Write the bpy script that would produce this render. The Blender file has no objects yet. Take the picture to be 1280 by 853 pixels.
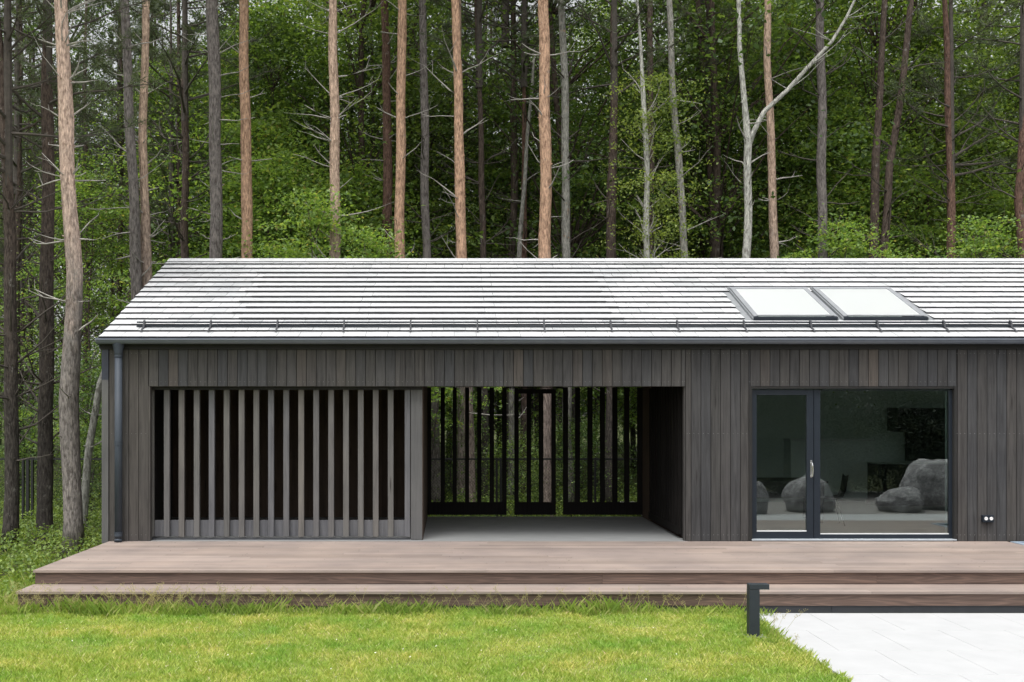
import bpy, math, random
import numpy as np
from mathutils import Vector, Matrix, noise

random.seed(7)
RNG = np.random.default_rng(11)
C = bpy.context.scene.collection
PI = math.pi

# ------------------------------------------------------------------ camera
F, D, VX, VY, CZ = 1300.0, 15.3, 560.0, 515.0, 1.94
def S(y): return F / (D + y)
def WX(px, y=0.0): return (px - VX) / S(y)
def WZ(py, y=0.0): return CZ + (VY - py) / S(y)
ZD = .035          # deck level
GZ = -0.39          # ground level

cam_d = bpy.data.cameras.new('camera')
cam = bpy.data.objects.new('camera', cam_d); C.objects.link(cam)
cam.location = (0, -D, CZ); cam.rotation_euler = (PI / 2, 0, 0)
cam_d.sensor_width = 36; cam_d.lens = F / 1280 * 36
cam_d.shift_x = (640 - VX) / 1280; cam_d.shift_y = (VY - 426.5) / 1280
cam_d.clip_start = .1; cam_d.clip_end = 2000
bpy.context.scene.camera = cam

# ------------------------------------------------------------------ materials
def nt(name):
    m = bpy.data.materials.new(name); m.use_nodes = True
    n = m.node_tree.nodes; l = m.node_tree.links
    return m, n, l, n['Principled BSDF'], n['Material Output']

def rgb(c): return (c[0], c[1], c[2], 1)

def tex(n, l, scale, nscale, detail=4, rough=.6, kind='noise', dist=0.0):
    tc = n.new('ShaderNodeTexCoord'); mp = n.new('ShaderNodeMapping')
    mp.inputs['Scale'].default_value = scale
    l.new(tc.outputs['Object'], mp.inputs['Vector'])
    if kind == 'noise':
        t = n.new('ShaderNodeTexNoise'); t.inputs['Detail'].default_value = detail
        t.inputs['Roughness'].default_value = rough; t.inputs['Distortion'].default_value = dist
        o = t.outputs['Fac']
    elif kind == 'voronoi':
        t = n.new('ShaderNodeTexVoronoi'); o = t.outputs['Distance']
    elif kind == 'crack':
        t = n.new('ShaderNodeTexVoronoi'); t.feature = 'DISTANCE_TO_EDGE'; o = t.outputs['Distance']
    t.inputs['Scale'].default_value = nscale
    l.new(mp.outputs['Vector'], t.inputs['Vector'])
    return o, t, mp

def ramp(n, l, fac, stops):
    r = n.new('ShaderNodeValToRGB'); e = r.color_ramp.elements
    e[0].position, e[0].color = stops[0][0], rgb(stops[0][1])
    e[1].position, e[1].color = stops[-1][0], rgb(stops[-1][1])
    for p, c in stops[1:-1]:
        x = e.new(p); x.color = rgb(c)
    l.new(fac, r.inputs['Fac']); return r.outputs['Color']

def mix(n, l, a, b, fac, mode='MIX'):
    x = n.new('ShaderNodeMix'); x.data_type = 'RGBA'; x.blend_type = mode
    if isinstance(fac, (int, float)): x.inputs[0].default_value = fac
    else: l.new(fac, x.inputs[0])
    for s, v in ((x.inputs[6], a), (x.inputs[7], b)):
        if isinstance(v, tuple): s.default_value = rgb(v)
        else: l.new(v, s)
    return x.outputs[2]

def bump(n, l, h, strength, dist, bsdf):
    b = n.new('ShaderNodeBump'); b.inputs['Strength'].default_value = strength
    b.inputs['Distance'].default_value = dist
    l.new(h, b.inputs['Height']); l.new(b.outputs['Normal'], bsdf.inputs['Normal'])

def island(n, l, stops):
    g = n.new('ShaderNodeNewGeometry')
    return ramp(n, l, g.outputs['Random Per Island'], stops)

def m_simple(name, c1, c2, nscale=6, rough=.6, scale=(1, 1, 1), bmp=0, metal=0, spec=.5, lo=.3, hi=.7):
    m, n, l, b, o = nt(name)
    f, _, _ = tex(n, l, scale, nscale)
    l.new(ramp(n, l, f, [(lo, c1), (hi, c2)]), b.inputs['Base Color'])
    b.inputs['Roughness'].default_value = rough; b.inputs['Metallic'].default_value = metal
    b.inputs['Specular IOR Level'].default_value = spec
    if bmp: bump(n, l, f, bmp, .01, b)
    return m

def m_board(name, stops, grain_scale, grain=.35, rough=.75, knots=True, bmp=.25, spec=.3, wob=1.0):
    """boards: colour per board, grain stretched along the board, a few knots"""
    m, n, l, b, o = nt(name)
    base = island(n, l, stops)
    f, t, mp = tex(n, l, grain_scale, 1.0, 6, .65, dist=.6)
    # shift the grain per board
    g = n.new('ShaderNodeNewGeometry'); mul = n.new('ShaderNodeMath'); mul.operation = 'MULTIPLY'
    mul.inputs[1].default_value = 37.0
    l.new(g.outputs['Random Per Island'], mul.inputs[0])
    cmb = n.new('ShaderNodeCombineXYZ')
    for k in range(3): l.new(mul.outputs[0], cmb.inputs[k])
    l.new(cmb.outputs[0], mp.inputs['Location'])
    gr = ramp(n, l, f, [(.28, (1 - grain,) * 3), (.5, (1, 1, 1)), (.74, (1 + grain * .8,) * 3)])
    col = mix(n, l, base, gr, 1.0, 'MULTIPLY')
    f2, _, _ = tex(n, l, (1.1, 1.1, 1.1), .9, 3, .6)
    col = mix(n, l, col, ramp(n, l, f2, [(.3, (1 - .18 * wob, 1 - .18 * wob, 1 - .16 * wob)), (.7, (1 + .15 * wob, 1 + .13 * wob, 1 + .10 * wob))]), 1.0, 'MULTIPLY')
    if knots:
        sc = tuple(max(1.2, s * .42) for s in grain_scale)
        k, kt, kmp = tex(n, l, sc, .55, kind='voronoi')
        l.new(cmb.outputs[0], kmp.inputs['Location'])
        col = mix(n, l, col, ramp(n, l, k, [(.03, (.35, .33, .32)), (.10, (1, 1, 1))]), 1.0, 'MULTIPLY')
    l.new(col, b.inputs['Base Color'])
    b.inputs['Roughness'].default_value = rough; b.inputs['Specular IOR Level'].default_value = spec
    bump(n, l, f, bmp, .004, b)
    return m

def m_bark(name, low, high, z0, z1, spot=(.25, .24, .22), crack=.45, light=1.0):
    """bark that changes colour up the stem, scaly plates"""
    m, n, l, b, o = nt(name)
    tc = n.new('ShaderNodeTexCoord'); sep = n.new('ShaderNodeSeparateXYZ'); l.new(tc.outputs['Object'], sep.inputs[0])
    f1, _, _ = tex(n, l, (1, 1, .35), 5, 4, .7)
    ad = n.new('ShaderNodeMath'); ad.operation = 'MULTIPLY_ADD'; ad.inputs[1].default_value = 4.0
    l.new(f1, ad.inputs[0]); l.new(sep.outputs['Z'], ad.inputs[2])
    mr = n.new('ShaderNodeMapRange'); mr.inputs[1].default_value = z0 + 2; mr.inputs[2].default_value = z1 + 2
    l.new(ad.outputs[0], mr.inputs[0])
    base = mix(n, l, low, high, mr.outputs[0])
    f2, _, _ = tex(n, l, (1, 1, .3), 26, 5, .7)
    base = mix(n, l, base, ramp(n, l, f2, [(.36, (.48, .45, .43)), (.5, (1, 1, 1)), (.64, (1.5, 1.47, 1.43))]), 1.0, 'MULTIPLY')
    f3, _, _ = tex(n, l, (1, 1, .16), 34, kind='crack')
    base = mix(n, l, base, ramp(n, l, f3, [(0, (1 - crack * .6,) * 3), (.2, (1, 1, 1))]), 1.0, 'MULTIPLY')
    f4, _, _ = tex(n, l, (1, 1, .8), 7, 3, .8)
    base = mix(n, l, base, spot, ramp(n, l, f4, [(.62, (0, 0, 0)), (.72, (.6, .6, .6))]))
    l.new(base, b.inputs['Base Color']); b.inputs['Roughness'].default_value = .9
    b.inputs['Specular IOR Level'].default_value = .15
    mm = n.new('ShaderNodeMath'); mm.operation = 'ADD'; l.new(f2, mm.inputs[0])
    r3 = n.new('ShaderNodeMath'); r3.operation = 'MINIMUM'; r3.inputs[1].default_value = .25; l.new(f3, r3.inputs[0]); l.new(r3.outputs[0], mm.inputs[1])
    bump(n, l, mm.outputs[0], .8, .03, b)
    return m

def m_leaf(name, stops, trans=.4, rough=.5, tboost=1.6, spec=.3):
    m, n, l, b, o = nt(name)
    col = island(n, l, stops)
    f, _, _ = tex(n, l, (1, 1, 1), .8, 2, .5)
    col = mix(n, l, col, ramp(n, l, f, [(.3, (.75, .8, .75)), (.7, (1.2, 1.15, 1.1))]), 1.0, 'MULTIPLY')
    l.new(col, b.inputs['Base Color']); b.inputs['Roughness'].default_value = rough
    b.inputs['Specular IOR Level'].default_value = spec
    t = n.new('ShaderNodeBsdfTranslucent')
    l.new(mix(n, l, col, (tboost * 1.05, tboost, tboost * .45), 1.0, 'MULTIPLY'), t.inputs['Color'])
    x = n.new('ShaderNodeMixShader'); x.inputs[0].default_value = trans
    l.new(b.outputs[0], x.inputs[1]); l.new(t.outputs[0], x.inputs[2]); l.new(x.outputs[0], o.inputs['Surface'])
    return m

M = {}
M['wall'] = m_board('weathered grey cladding', [(0, (.045, .044, .043)), (.22, (.057, .054, .052)), (.4, (.048, .049, .052)), (.6, (.063, .058, .054)), (.75, (.040, .041, .044)), (.9, (.054, .051, .049)), (1, (.074, .064, .057))], (30, 30, 1.5), .5, .8, True, .5)
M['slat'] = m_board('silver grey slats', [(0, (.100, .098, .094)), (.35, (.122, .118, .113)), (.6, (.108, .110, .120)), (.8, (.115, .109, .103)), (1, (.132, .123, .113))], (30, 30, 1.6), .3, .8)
M['slat_dark'] = m_board('dark rear slats with painted shade', [(0, (.010, .009, .009)), (1, (.014, .013, .012))], (26, 26, 1.4), .3, .9, False, .25, .08)  # near-black: backlit shade of the rear gates put into the slat colour
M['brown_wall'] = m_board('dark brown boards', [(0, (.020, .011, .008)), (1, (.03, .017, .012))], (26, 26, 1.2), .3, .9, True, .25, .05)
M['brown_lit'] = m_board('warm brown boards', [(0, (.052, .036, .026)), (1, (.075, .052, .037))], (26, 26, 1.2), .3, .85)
M['deck'] = m_board('pinkish grey deck boards', [(0, (.200, .162, .140)), (.3, (.262, .212, .186)), (.55, (.225, .188, .166)), (.8, (.282, .232, .206)), (1, (.245, .198, .174))], (1.6, 55, 55), .22, .62, False, .15)
M['riser'] = m_board('brown step boards', [(0, (.125, .082, .066)), (.5, (.16, .105, .082)), (1, (.19, .125, .10))], (.9, 20, 22), .62, .65, True, .3)
M['tile'] = m_board('pale roof tiles with painted sky', [(0, (.48, .49, .50)), (.5, (.55, .56, .57)), (1, (.61, .61, .62))], (3, 3, 3), .09, .32, False, .05, .5, .35)  # dark tiles painted pale: sky reflection put into the top colour
M['solar'] = m_board('pale solar tiles with painted sky', [(0, (.53, .54, .55)), (1, (.58, .59, .60))], (2, 2, 2), .05, .32, False, .05, .5, .35)  # same pale sky reflection painted in
M['tile_edge'] = m_simple('dark tile butts', (.018, .019, .021), (.03, .03, .033), 9, .6)
M['steel'] = m_simple('blue grey painted steel', (.036, .046, .060), (.048, .058, .073), 4, .6, spec=.3)
M['gutter'] = m_simple('gutter steel', (.10, .115, .145), (.125, .14, .17), 4, .4)
M['frame'] = m_simple('dark blue window frame', (.011, .016, .024), (.014, .020, .028), 4, .45, spec=.3)
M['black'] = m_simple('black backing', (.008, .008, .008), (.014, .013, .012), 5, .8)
M['bead'] = m_simple('pale glazing bead', (.6, .62, .63), (.7, .72, .72), 4, .4)
M['chrome'] = m_simple('brushed metal', (.6, .6, .6), (.75, .75, .75), 20, .25, metal=1)
M['alu'] = m_simple('skylight metal', (.20, .21, .225), (.26, .27, .285), 4, .45)
M['lead'] = m_simple('grey flashing', (.16, .17, .18), (.24, .25, .26), 9, .5)
M['skyglass'] = m_simple('skylight glass painted sky white', (.74, .76, .77), (.78, .80, .80), 2, .08)  # white stands for sky reflected in the panes
M['white'] = m_simple('white plastic', (.75, .75, .75), (.82, .82, .82), 5, .4)
M['concrete'] = m_simple('concrete floor', (.17, .175, .175), (.23, .235, .235), 3, .6, (1, 6, 1))
M['plaster'] = m_simple('pale green grey plaster', (.62, .70, .66), (.66, .74, .70), 2, .9)
M['int_floor'] = m_simple('grey interior floor', (.3, .29, .28), (.36, .35, .34), 3, .5, (1, 8, 1))
M['black_matt'] = m_simple('black lacquer', (.006, .007, .007), (.010, .011, .011), 4, .5)
M['pale_unit'] = m_simple('pale sideboard', (.62, .68, .66), (.68, .74, .72), 2, .5)
M['plinth'] = m_simple('dark plinth', (.032, .034, .040), (.045, .047, .054), 6, .6)
M['fence'] = m_simple('black fence paint', (.008, .009, .009), (.012, .013, .013), 8, .6)
M['dead'] = m_simple('dead branch wood', (.20, .185, .17), (.40, .38, .35), 14, .9)
M['twig'] = m_simple('dark twig wood', (.045, .038, .032), (.085, .072, .06), 12, .9)
M['nail'] = m_simple('nail heads', (.28, .28, .28), (.35, .35, .35), 5, .4)
M['bollard'] = m_simple('charcoal bollard paint', (.022, .028, .034), (.028, .035, .042), 10, .5, bmp=.05, spec=.3)

M['pine_orange'] = m_bark('orange pine bark', (.24, .195, .175), (.48, .31, .215), 3.0, 5.5)
M['pine_mid'] = m_bark('pinkish pine bark', (.24, .205, .188), (.48, .35, .27), 3.5, 7.5)
M['pine_grey'] = m_bark('grey pine bark', (.16, .145, .138), (.19, .17, .162), 3, 9)
M['pine_dark'] = m_bark('dark pine bark', (.062, .055, .050), (.095, .072, .060), 2, 7)
M['pine_red'] = m_bark('red brown bark', (.075, .058, .050), (.15, .092, .072), 2, 6)
M['aspen'] = m_bark('pale aspen bark', (.28, .28, .255), (.42, .42, .385), 2, 6, (.12, .12, .11), .25)
M['aspen_grey'] = m_bark('grey aspen bark', (.17, .168, .15), (.27, .265, .24), 2, 6, (.40, .20, .07), .3)
M['front_pine'] = m_bark('front pine bark', (.21, .19, .178), (.52, .385, .315), 3.4, 6.5)

M['leaf_fresh'] = m_leaf('fresh maple leaves', [(0, (.105, .185, .052)), (.5, (.165, .27, .074)), (.9, (.25, .36, .115)), (1, (.27, .25, .10))], .5)
M['leaf_mid'] = m_leaf('green leaves', [(0, (.072, .124, .036)), (.5, (.115, .182, .052)), (1, (.20, .275, .085))], .45)
M['leaf_dark'] = m_leaf('deep green leaves', [(0, (.046, .086, .028)), (.6, (.072, .125, .038)), (1, (.125, .19, .06))], .40)
M['leaf_yel'] = m_leaf('yellow green leaves', [(0, (.13, .19, .045)), (.5, (.19, .26, .07)), (1, (.27, .33, .11))], .45)
M['needle'] = m_leaf('pine needles', [(0, (.05, .075, .035)), (.6, (.085, .115, .055)), (1, (.13, .155, .08))], .2, tboost=1.3)
M['ground_leaf'] = m_leaf('ground plants', [(0, (.085, .14, .035)), (.5, (.14, .215, .052)), (.9, (.22, .30, .085)), (1, (.22, .28, .08))], .35)

def m_grass():
    m, n, l, b, o = nt('lawn grass')
    col = island(n, l, [(0, (.22, .33, .05)), (.35, (.33, .45, .08)), (.7, (.45, .54, .13)), (.93, (.55, .60, .20)), (1, (.66, .62, .38))])
    f, _, _ = tex(n, l, (1, 1, 0), 1.5, 4, .6)
    col = mix(n, l, col, ramp(n, l, f, [(.34, (.70, .90, .75)), (.50, (1, 1, 1)), (.66, (1.38, 1.14, 1.5))]), 1.0, 'MULTIPLY')
    l.new(col, b.inputs['Base Color']); b.inputs['Roughness'].default_value = .55
    b.inputs['Specular IOR Level'].default_value = .25
    t = n.new('ShaderNodeBsdfTranslucent'); l.new(mix(n, l, col, (1.4, 1.35, .6), 1.0, 'MULTIPLY'), t.inputs['Color'])
    x = n.new('ShaderNodeMixShader'); x.inputs[0].default_value = .35
    l.new(b.outputs[0], x.inputs[1]); l.new(t.outputs[0], x.inputs[2]); l.new(x.outputs[0], o.inputs['Surface'])
    return m
M['grass'] = m_grass()
M['straw'] = m_leaf('straw stalks', [(0, (.28, .27, .10)), (.5, (.40, .37, .17)), (1, (.5, .45, .26))], .3, tboost=1.2)
M['tuft'] = m_leaf('long grass', [(0, (.14, .22, .04)), (.5, (.22, .33, .06)), (.85, (.34, .42, .12)), (1, (.45, .44, .22))], .35)

def m_ground(name, a, b_, c, ns, bm=.6):
    m, n, l, b, o = nt(name)
    f, _, _ = tex(n, l, (1, 1, 1), ns, 8, .7)
    l.new(ramp(n, l, f, [(.3, a), (.5, b_), (.72, c)]), b.inputs['Base Color'])
    b.inputs['Roughness'].default_value = .95; b.inputs['Specular IOR Level'].default_value = .1
    bump(n, l, f, bm, .05, b); return m
M['forest_floor'] = m_ground('forest floor', (.03, .032, .015), (.05, .06, .02), (.075, .085, .035), 3)
M['soil'] = m_ground('lawn soil', (.09, .12, .03), (.15, .19, .045), (.25, .25, .10), 6)
M['gravel'] = m_ground('gravel', (.14, .13, .125), (.28, .265, .255), (.45, .43, .42), 45)
M['paving'] = m_simple('pale paving slabs', (.375, .38, .385), (.41, .415, .42), 3, .85, bmp=.05)

def m_rock():
    m, n, l, b, o = nt('granite boulder')
    f, _, _ = tex(n, l, (1, 1, 1), 4, 8, .75)
    f2, _, _ = tex(n, l, (1, 1, 1), 22, 4, .7)
    c = ramp(n, l, f, [(.3, (.11, .105, .11)), (.5, (.34, .33, .34)), (.68, (.66, .65, .66))])
    c = mix(n, l, c, ramp(n, l, f2, [(.35, (.6, .6, .6)), (.65, (1.2, 1.2, 1.2))]), 1.0, 'MULTIPLY')
    l.new(c, b.inputs['Base Color']); b.inputs['Roughness'].default_value = .9
    bump(n, l, f, .7, .1, b); return m
M['rock'] = m_rock()

def m_glass():
    m, n, l, b, o = nt('window glass')
    n.remove(b)
    t = n.new('ShaderNodeBsdfTransparent'); t.inputs[0].default_value = (.93, .97, .96, 1)
    g = n.new('ShaderNodeBsdfGlossy'); g.inputs['Roughness'].default_value = 0; g.inputs[0].default_value = (.95, 1, .98, 1)
    fr = n.new('ShaderNodeFresnel'); fr.inputs[0].default_value = 1.5
    mu = n.new('ShaderNodeMath'); mu.operation = 'MULTIPLY'; mu.inputs[1].default_value = 3.2; mu.use_clamp = True
    l.new(fr.outputs[0], mu.inputs[0])
    x = n.new('ShaderNodeMixShader'); l.new(mu.outputs[0], x.inputs[0])
    l.new(t.outputs[0], x.inputs[1]); l.new(g.outputs[0], x.inputs[2]); l.new(x.outputs[0], o.inputs['Surface'])
    return m
M['glass'] = m_glass()

def m_riser():
    m, n, l, b, o = nt('brown step boards')
    base = island(n, l, [(0, (.090, .062, .052)), (.5, (.115, .080, .066)), (1, (.14, .097, .08))])
    f, t, mp = tex(n, l, (.5, 3, 9.0), 1.0, 2.0, .45, dist=.3)
    g = n.new('ShaderNodeNewGeometry'); mul = n.new('ShaderNodeMath'); mul.operation = 'MULTIPLY'; mul.inputs[1].default_value = 23
    l.new(g.outputs['Random Per Island'], mul.inputs[0]); cm = n.new('ShaderNodeCombineXYZ')
    for k in range(3): l.new(mul.outputs[0], cm.inputs[k])
    l.new(cm.outputs[0], mp.inputs['Location'])
    m1 = n.new('ShaderNodeMath'); m1.operation = 'MULTIPLY'; m1.inputs[1].default_value = 90; l.new(f, m1.inputs[0])
    m2 = n.new('ShaderNodeMath'); m2.operation = 'SINE'; l.new(m1.outputs[0], m2.inputs[0])
    m3 = n.new('ShaderNodeMath'); m3.operation = 'MULTIPLY_ADD'; m3.inputs[1].default_value = .5; m3.inputs[2].default_value = .5; l.new(m2.outputs[0], m3.inputs[0])
    c = mix(n, l, base, ramp(n, l, m3.outputs[0], [(0, (.86, .85, .84)), (.6, (1, 1, 1)), (1, (1.25, 1.2, 1.16))]), 1.0, 'MULTIPLY')
    f2, _, _ = tex(n, l, (1, 1, 30), 1.2, 4, .6)
    c = mix(n, l, c, ramp(n, l, f2, [(.3, (.75, .75, .75)), (.7, (1.2, 1.2, 1.2))]), 1.0, 'MULTIPLY')
    l.new(c, b.inputs['Base Color']); b.inputs['Roughness'].default_value = .7; b.inputs['Specular IOR Level'].default_value = .25
    return m
M['riser'] = m_riser()

# ------------------------------------------------------------------ mesh helpers
def tag(o, label=None, cat=None, group=None, kind=None):
    if label: o['label'] = label
    if cat: o['category'] = cat
    if group: o['group'] = group
    if kind: o['kind'] = kind
    return o

def empty(name, loc, label, cat, group=None, rz=0):
    o = bpy.data.objects.new(name, None); C.objects.link(o)
    o.location = loc; o.rotation_euler = (0, 0, rz)
    o.empty_display_size = .2
    return tag(o, label, cat, group)

def wloc(p):
    v = Vector((0, 0, 0))
    while p is not None:
        v += p.location; p = p.parent
    return v

class MB:
    def __init__(s): s.v = []; s.f = []; s.m = []
    def box(s, x0, x1, y0, y1, z0, z1, mi=0, front_mi=None):
        i = len(s.v)
        s.v += [(x0, y0, z0), (x1, y0, z0), (x1, y1, z0), (x0, y1, z0), (x0, y0, z1), (x1, y0, z1), (x1, y1, z1), (x0, y1, z1)]
        s.f += [(i, i+3, i+2, i+1), (i+4, i+5, i+6, i+7), (i, i+1, i+5, i+4), (i+1, i+2, i+6, i+5), (i+2, i+3, i+7, i+6), (i+3, i, i+4, i+7)]
        s.m += [mi] * 6
    def hexa(s, p, mis=None):
        i = len(s.v); s.v += [tuple(q) for q in p]
        s.f += [(i, i+3, i+2, i+1), (i+4, i+5, i+6, i+7), (i, i+1, i+5, i+4), (i+1, i+2, i+6, i+5), (i+2, i+3, i+7, i+6), (i+3, i, i+4, i+7)]
        s.m += mis or [0] * 6
    def poly(s, pts, mi=0):
        i = len(s.v); s.v += [tuple(p) for p in pts]; s.f.append(tuple(range(i, i + len(pts)))); s.m.append(mi)
    def prism(s, prof, x0, x1, mi=0):
        """profile in (y,z) extruded along x"""
        n = len(prof); i = len(s.v)
        s.v += [(x0, a, b) for a, b in prof] + [(x1, a, b) for a, b in prof]
        for k in range(n):
            j = (k + 1) % n; s.f.append((i+k, i+j, i+n+j, i+n+k)); s.m.append(mi)
        s.f.append(tuple(range(i + n - 1, i - 1, -1))); s.m.append(mi)
        s.f.append(tuple(range(i + n, i + 2 * n))); s.m.append(mi)
    def tube(s, pts, rad, sides=8, jitter=0, mi=0, cap=True):
        i0 = len(s.v); n = len(pts); pts = [Vector(p) for p in pts]
        for k, p in enumerate(pts):
            t = (pts[min(k+1, n-1)] - pts[max(k-1, 0)])
            if t.length < 1e-6: t = Vector((0, 0, 1))
            t.normalize()
            a = Vector((1, 0, 0)) if abs(t.x) < .8 else Vector((0, 1, 0))
            u = t.cross(a).normalized(); w = t.cross(u)
            r = rad[k] if isinstance(rad, (list, tuple)) else rad
            for q in range(sides):
                an = 2 * PI * q / sides
                rr = r
                if jitter: rr = r * (1 + jitter * noise.noise(Vector((math.cos(an) * 1.3 + p.x, math.sin(an) * 1.3 + p.y, p.z * 1.7))))
                s.v.append(tuple(p + (u * math.cos(an) + w * math.sin(an)) * rr))
        for k in range(n - 1):
            for q in range(sides):
                a = i0 + k * sides + q; b = i0 + k * sides + (q + 1) % sides
                s.f.append((a, b, b + sides, a + sides)); s.m.append(mi)
        if cap:
            s.f.append(tuple(i0 + q for q in range(sides - 1, -1, -1))); s.m.append(mi)
            s.f.append(tuple(i0 + (n - 1) * sides + q for q in range(sides))); s.m.append(mi)
    def build(s, name, mats, parent=None, smooth=False, bevel=0, loc=None):
        if not isinstance(mats, (list, tuple)): mats = [mats]
        me = bpy.data.meshes.new(name)
        off = wloc(parent) if parent is not None else (Vector(loc) if loc is not None else Vector((0, 0, 0)))
        me.from_pydata([(a - off.x, b - off.y, c - off.z) for a, b, c in s.v], [], s.f)
        for m in mats: me.materials.append(m)
        if len(mats) > 1: me.polygons.foreach_set('material_index', s.m)
        if smooth: me.polygons.foreach_set('use_smooth', [True] * len(s.f))
        me.update()
        o = bpy.data.objects.new(name, me); C.objects.link(o)
        if parent is not None: o.parent = parent
        elif loc is not None: o.location = loc
        if bevel:
            b = o.modifiers.new('bevel', 'BEVEL'); b.width = bevel; b.segments = 2; b.limit_method = 'ANGLE'
        return o

def np_mesh(name, verts, fsize, mat_, parent=None, smooth=False):
    """verts (N*fsize,3): separate faces of fsize vertices"""
    n = len(verts); me = bpy.data.meshes.new(name)
    me.vertices.add(n); me.vertices.foreach_set('co', np.ascontiguousarray(verts, dtype=np.float32).ravel())
    me.loops.add(n); me.loops.foreach_set('vertex_index', np.arange(n, dtype=np.int32))
    nf = n // fsize
    me.polygons.add(nf); me.polygons.foreach_set('loop_start', np.arange(0, n, fsize, dtype=np.int32))
    me.materials.append(mat_); me.update(calc_edges=True); me.validate()
    o = bpy.data.objects.new(name, me); C.objects.link(o)
    if parent is not None: o.parent = parent
    return o

def unit(a): return a / (np.linalg.norm(a, axis=1, keepdims=True) + 1e-9)

def leaves(cent, size, up=1.0, width=.62, rng=RNG, droop=0.0):
    """folded leaf faces: 4 vertices each"""
    n = len(cent)
    size = (size if isinstance(size, np.ndarray) else np.full(n, size)) * rng.uniform(.65, 1.35, n)
    nrm = rng.normal(size=(n, 3)); nrm[:, 2] += up * 1.6; nrm = unit(nrm)
    a = rng.normal(size=(n, 3)); a[:, 2] -= droop
    u = unit(a - nrm * np.sum(a * nrm, axis=1, keepdims=True)); w = np.cross(nrm, u)
    s = size[:, None]
    v = np.empty((n, 4, 3))
    v[:, 0] = cent - u * s * .5
    v[:, 1] = cent + w * s * width * .5 + nrm * s * .10
    v[:, 2] = cent + u * s * .55
    v[:, 3] = cent - w * s * width * .5 + nrm * s * .06
    return v.reshape(-1, 3)

def needles(cent, direc, length, wid, rng=RNG):
    n = len(cent)
    L = length * rng.uniform(.6, 1.3, n)[:, None]
    u = unit(direc + rng.normal(size=(n, 3)) * .75)
    w = unit(np.cross(u, rng.normal(size=(n, 3)))) * wid
    v = np.empty((n, 3, 3)); v[:, 0] = cent - w; v[:, 1] = cent + w; v[:, 2] = cent + u * L
    return v.reshape(-1, 3)

# ------------------------------------------------------------------ world, sun
sc = bpy.context.scene
w = bpy.data.worlds.new('World'); sc.world = w; w.use_nodes = True
n_, l_ = w.node_tree.nodes, w.node_tree.links
bg = n_['Background']; sky = n_.new('ShaderNodeTexSky'); sky.sky_type = 'NISHITA'; sky.sun_disc = False
SUN_EL, SUN_AZ = math.radians(70), math.radians(200)     # azimuth clockwise from +Y: behind the camera, a little left
sky.sun_elevation = SUN_EL; sky.sun_rotation = SUN_AZ
sky.air_density = 1; sky.dust_density = 4; sky.ozone_density = 1
bw = n_.new('ShaderNodeRGBToBW'); mx = n_.new('ShaderNodeMix'); mx.data_type = 'RGBA'; mx.inputs[0].default_value = .93
l_.new(sky.outputs[0], bw.inputs[0]); l_.new(sky.outputs[0], mx.inputs[6]); l_.new(bw.outputs[0], mx.inputs[7])
l_.new(mx.outputs[2], bg.inputs['Color']); bg.inputs['Strength'].default_value = .15
sd = bpy.data.lights.new('sun', 'SUN'); sd.energy = 0.9; sd.angle = math.radians(25); sd.color = (1, .97, .92)
sun = bpy.data.objects.new('sun', sd); C.objects.link(sun)
dv = Vector((math.sin(SUN_AZ) * math.cos(SUN_EL), math.cos(SUN_AZ) * math.cos(SUN_EL), math.sin(SUN_EL)))
sun.rotation_euler = dv.to_track_quat('Z', 'Y').to_euler(); sun.location = dv * 60
sc.view_settings.view_transform = 'Standard'; sc.view_settings.look = 'None'
sc.view_settings.gamma = 1; sc.view_settings.exposure = 1.25
sc.cycles.use_denoising = True
sc.cycles.max_bounces = 8; sc.cycles.diffuse_bounces = 3; sc.cycles.transparent_max_bounces = 12

# ------------------------------------------------------------------ ground
XL = WX(127.5)             # house left corner
DXL = -4.99                # deck left edge
YF, YS = -2.80, -3.30      # deck front edge, lower step front edge
b = MB(); b.poly([(-600, -600, GZ), (600, -600, GZ), (600, 600, GZ), (-600, 600, GZ)])
tag(b.build('ground', M['forest_floor']), kind='structure')
PX0 = 3.44                  # left edge of paving
b = MB(); b.poly([(-16, -22, GZ+.004), (PX0, -22, GZ+.004), (PX0, YS+.07, GZ+.004), (-16, YS+.07, GZ+.004)])
tag(b.build('lawn_soil', M['soil']), kind='structure')
b = MB(); b.poly([(6.4, -15, GZ+.006), (22, -15, GZ+.006), (22, -7.4, GZ+.006), (6.4, -7.4, GZ+.006)])
tag(b.build('gravel_bed', M['gravel']), kind='structure')
b = MB(); sw, sd_ = .70, .93; row = 0; y = YS - .055
while y > -7.2:
    x = PX0 - (.0 if row % 2 == 0 else .35)
    while x < 12.5:
        x0 = max(x, PX0)
        b.box(x0 + .0018, min(x + sw, 12.6) - .0018, y - sd_ + .0018, y - .0018, GZ - .03, GZ + .018)
        x += sw
    y -= sd_; row += 1
tag(b.build('paving', M['paving'], bevel=.002), kind='structure')
b = MB(); b.box(PX0, 12.6, y, YS - .05, GZ - .03, GZ + .008)
tag(b.build('paving_bed', m_simple('joint sand', (.35, .34, .33), (.45, .44, .43), 20, .9)), kind='structure')

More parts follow.
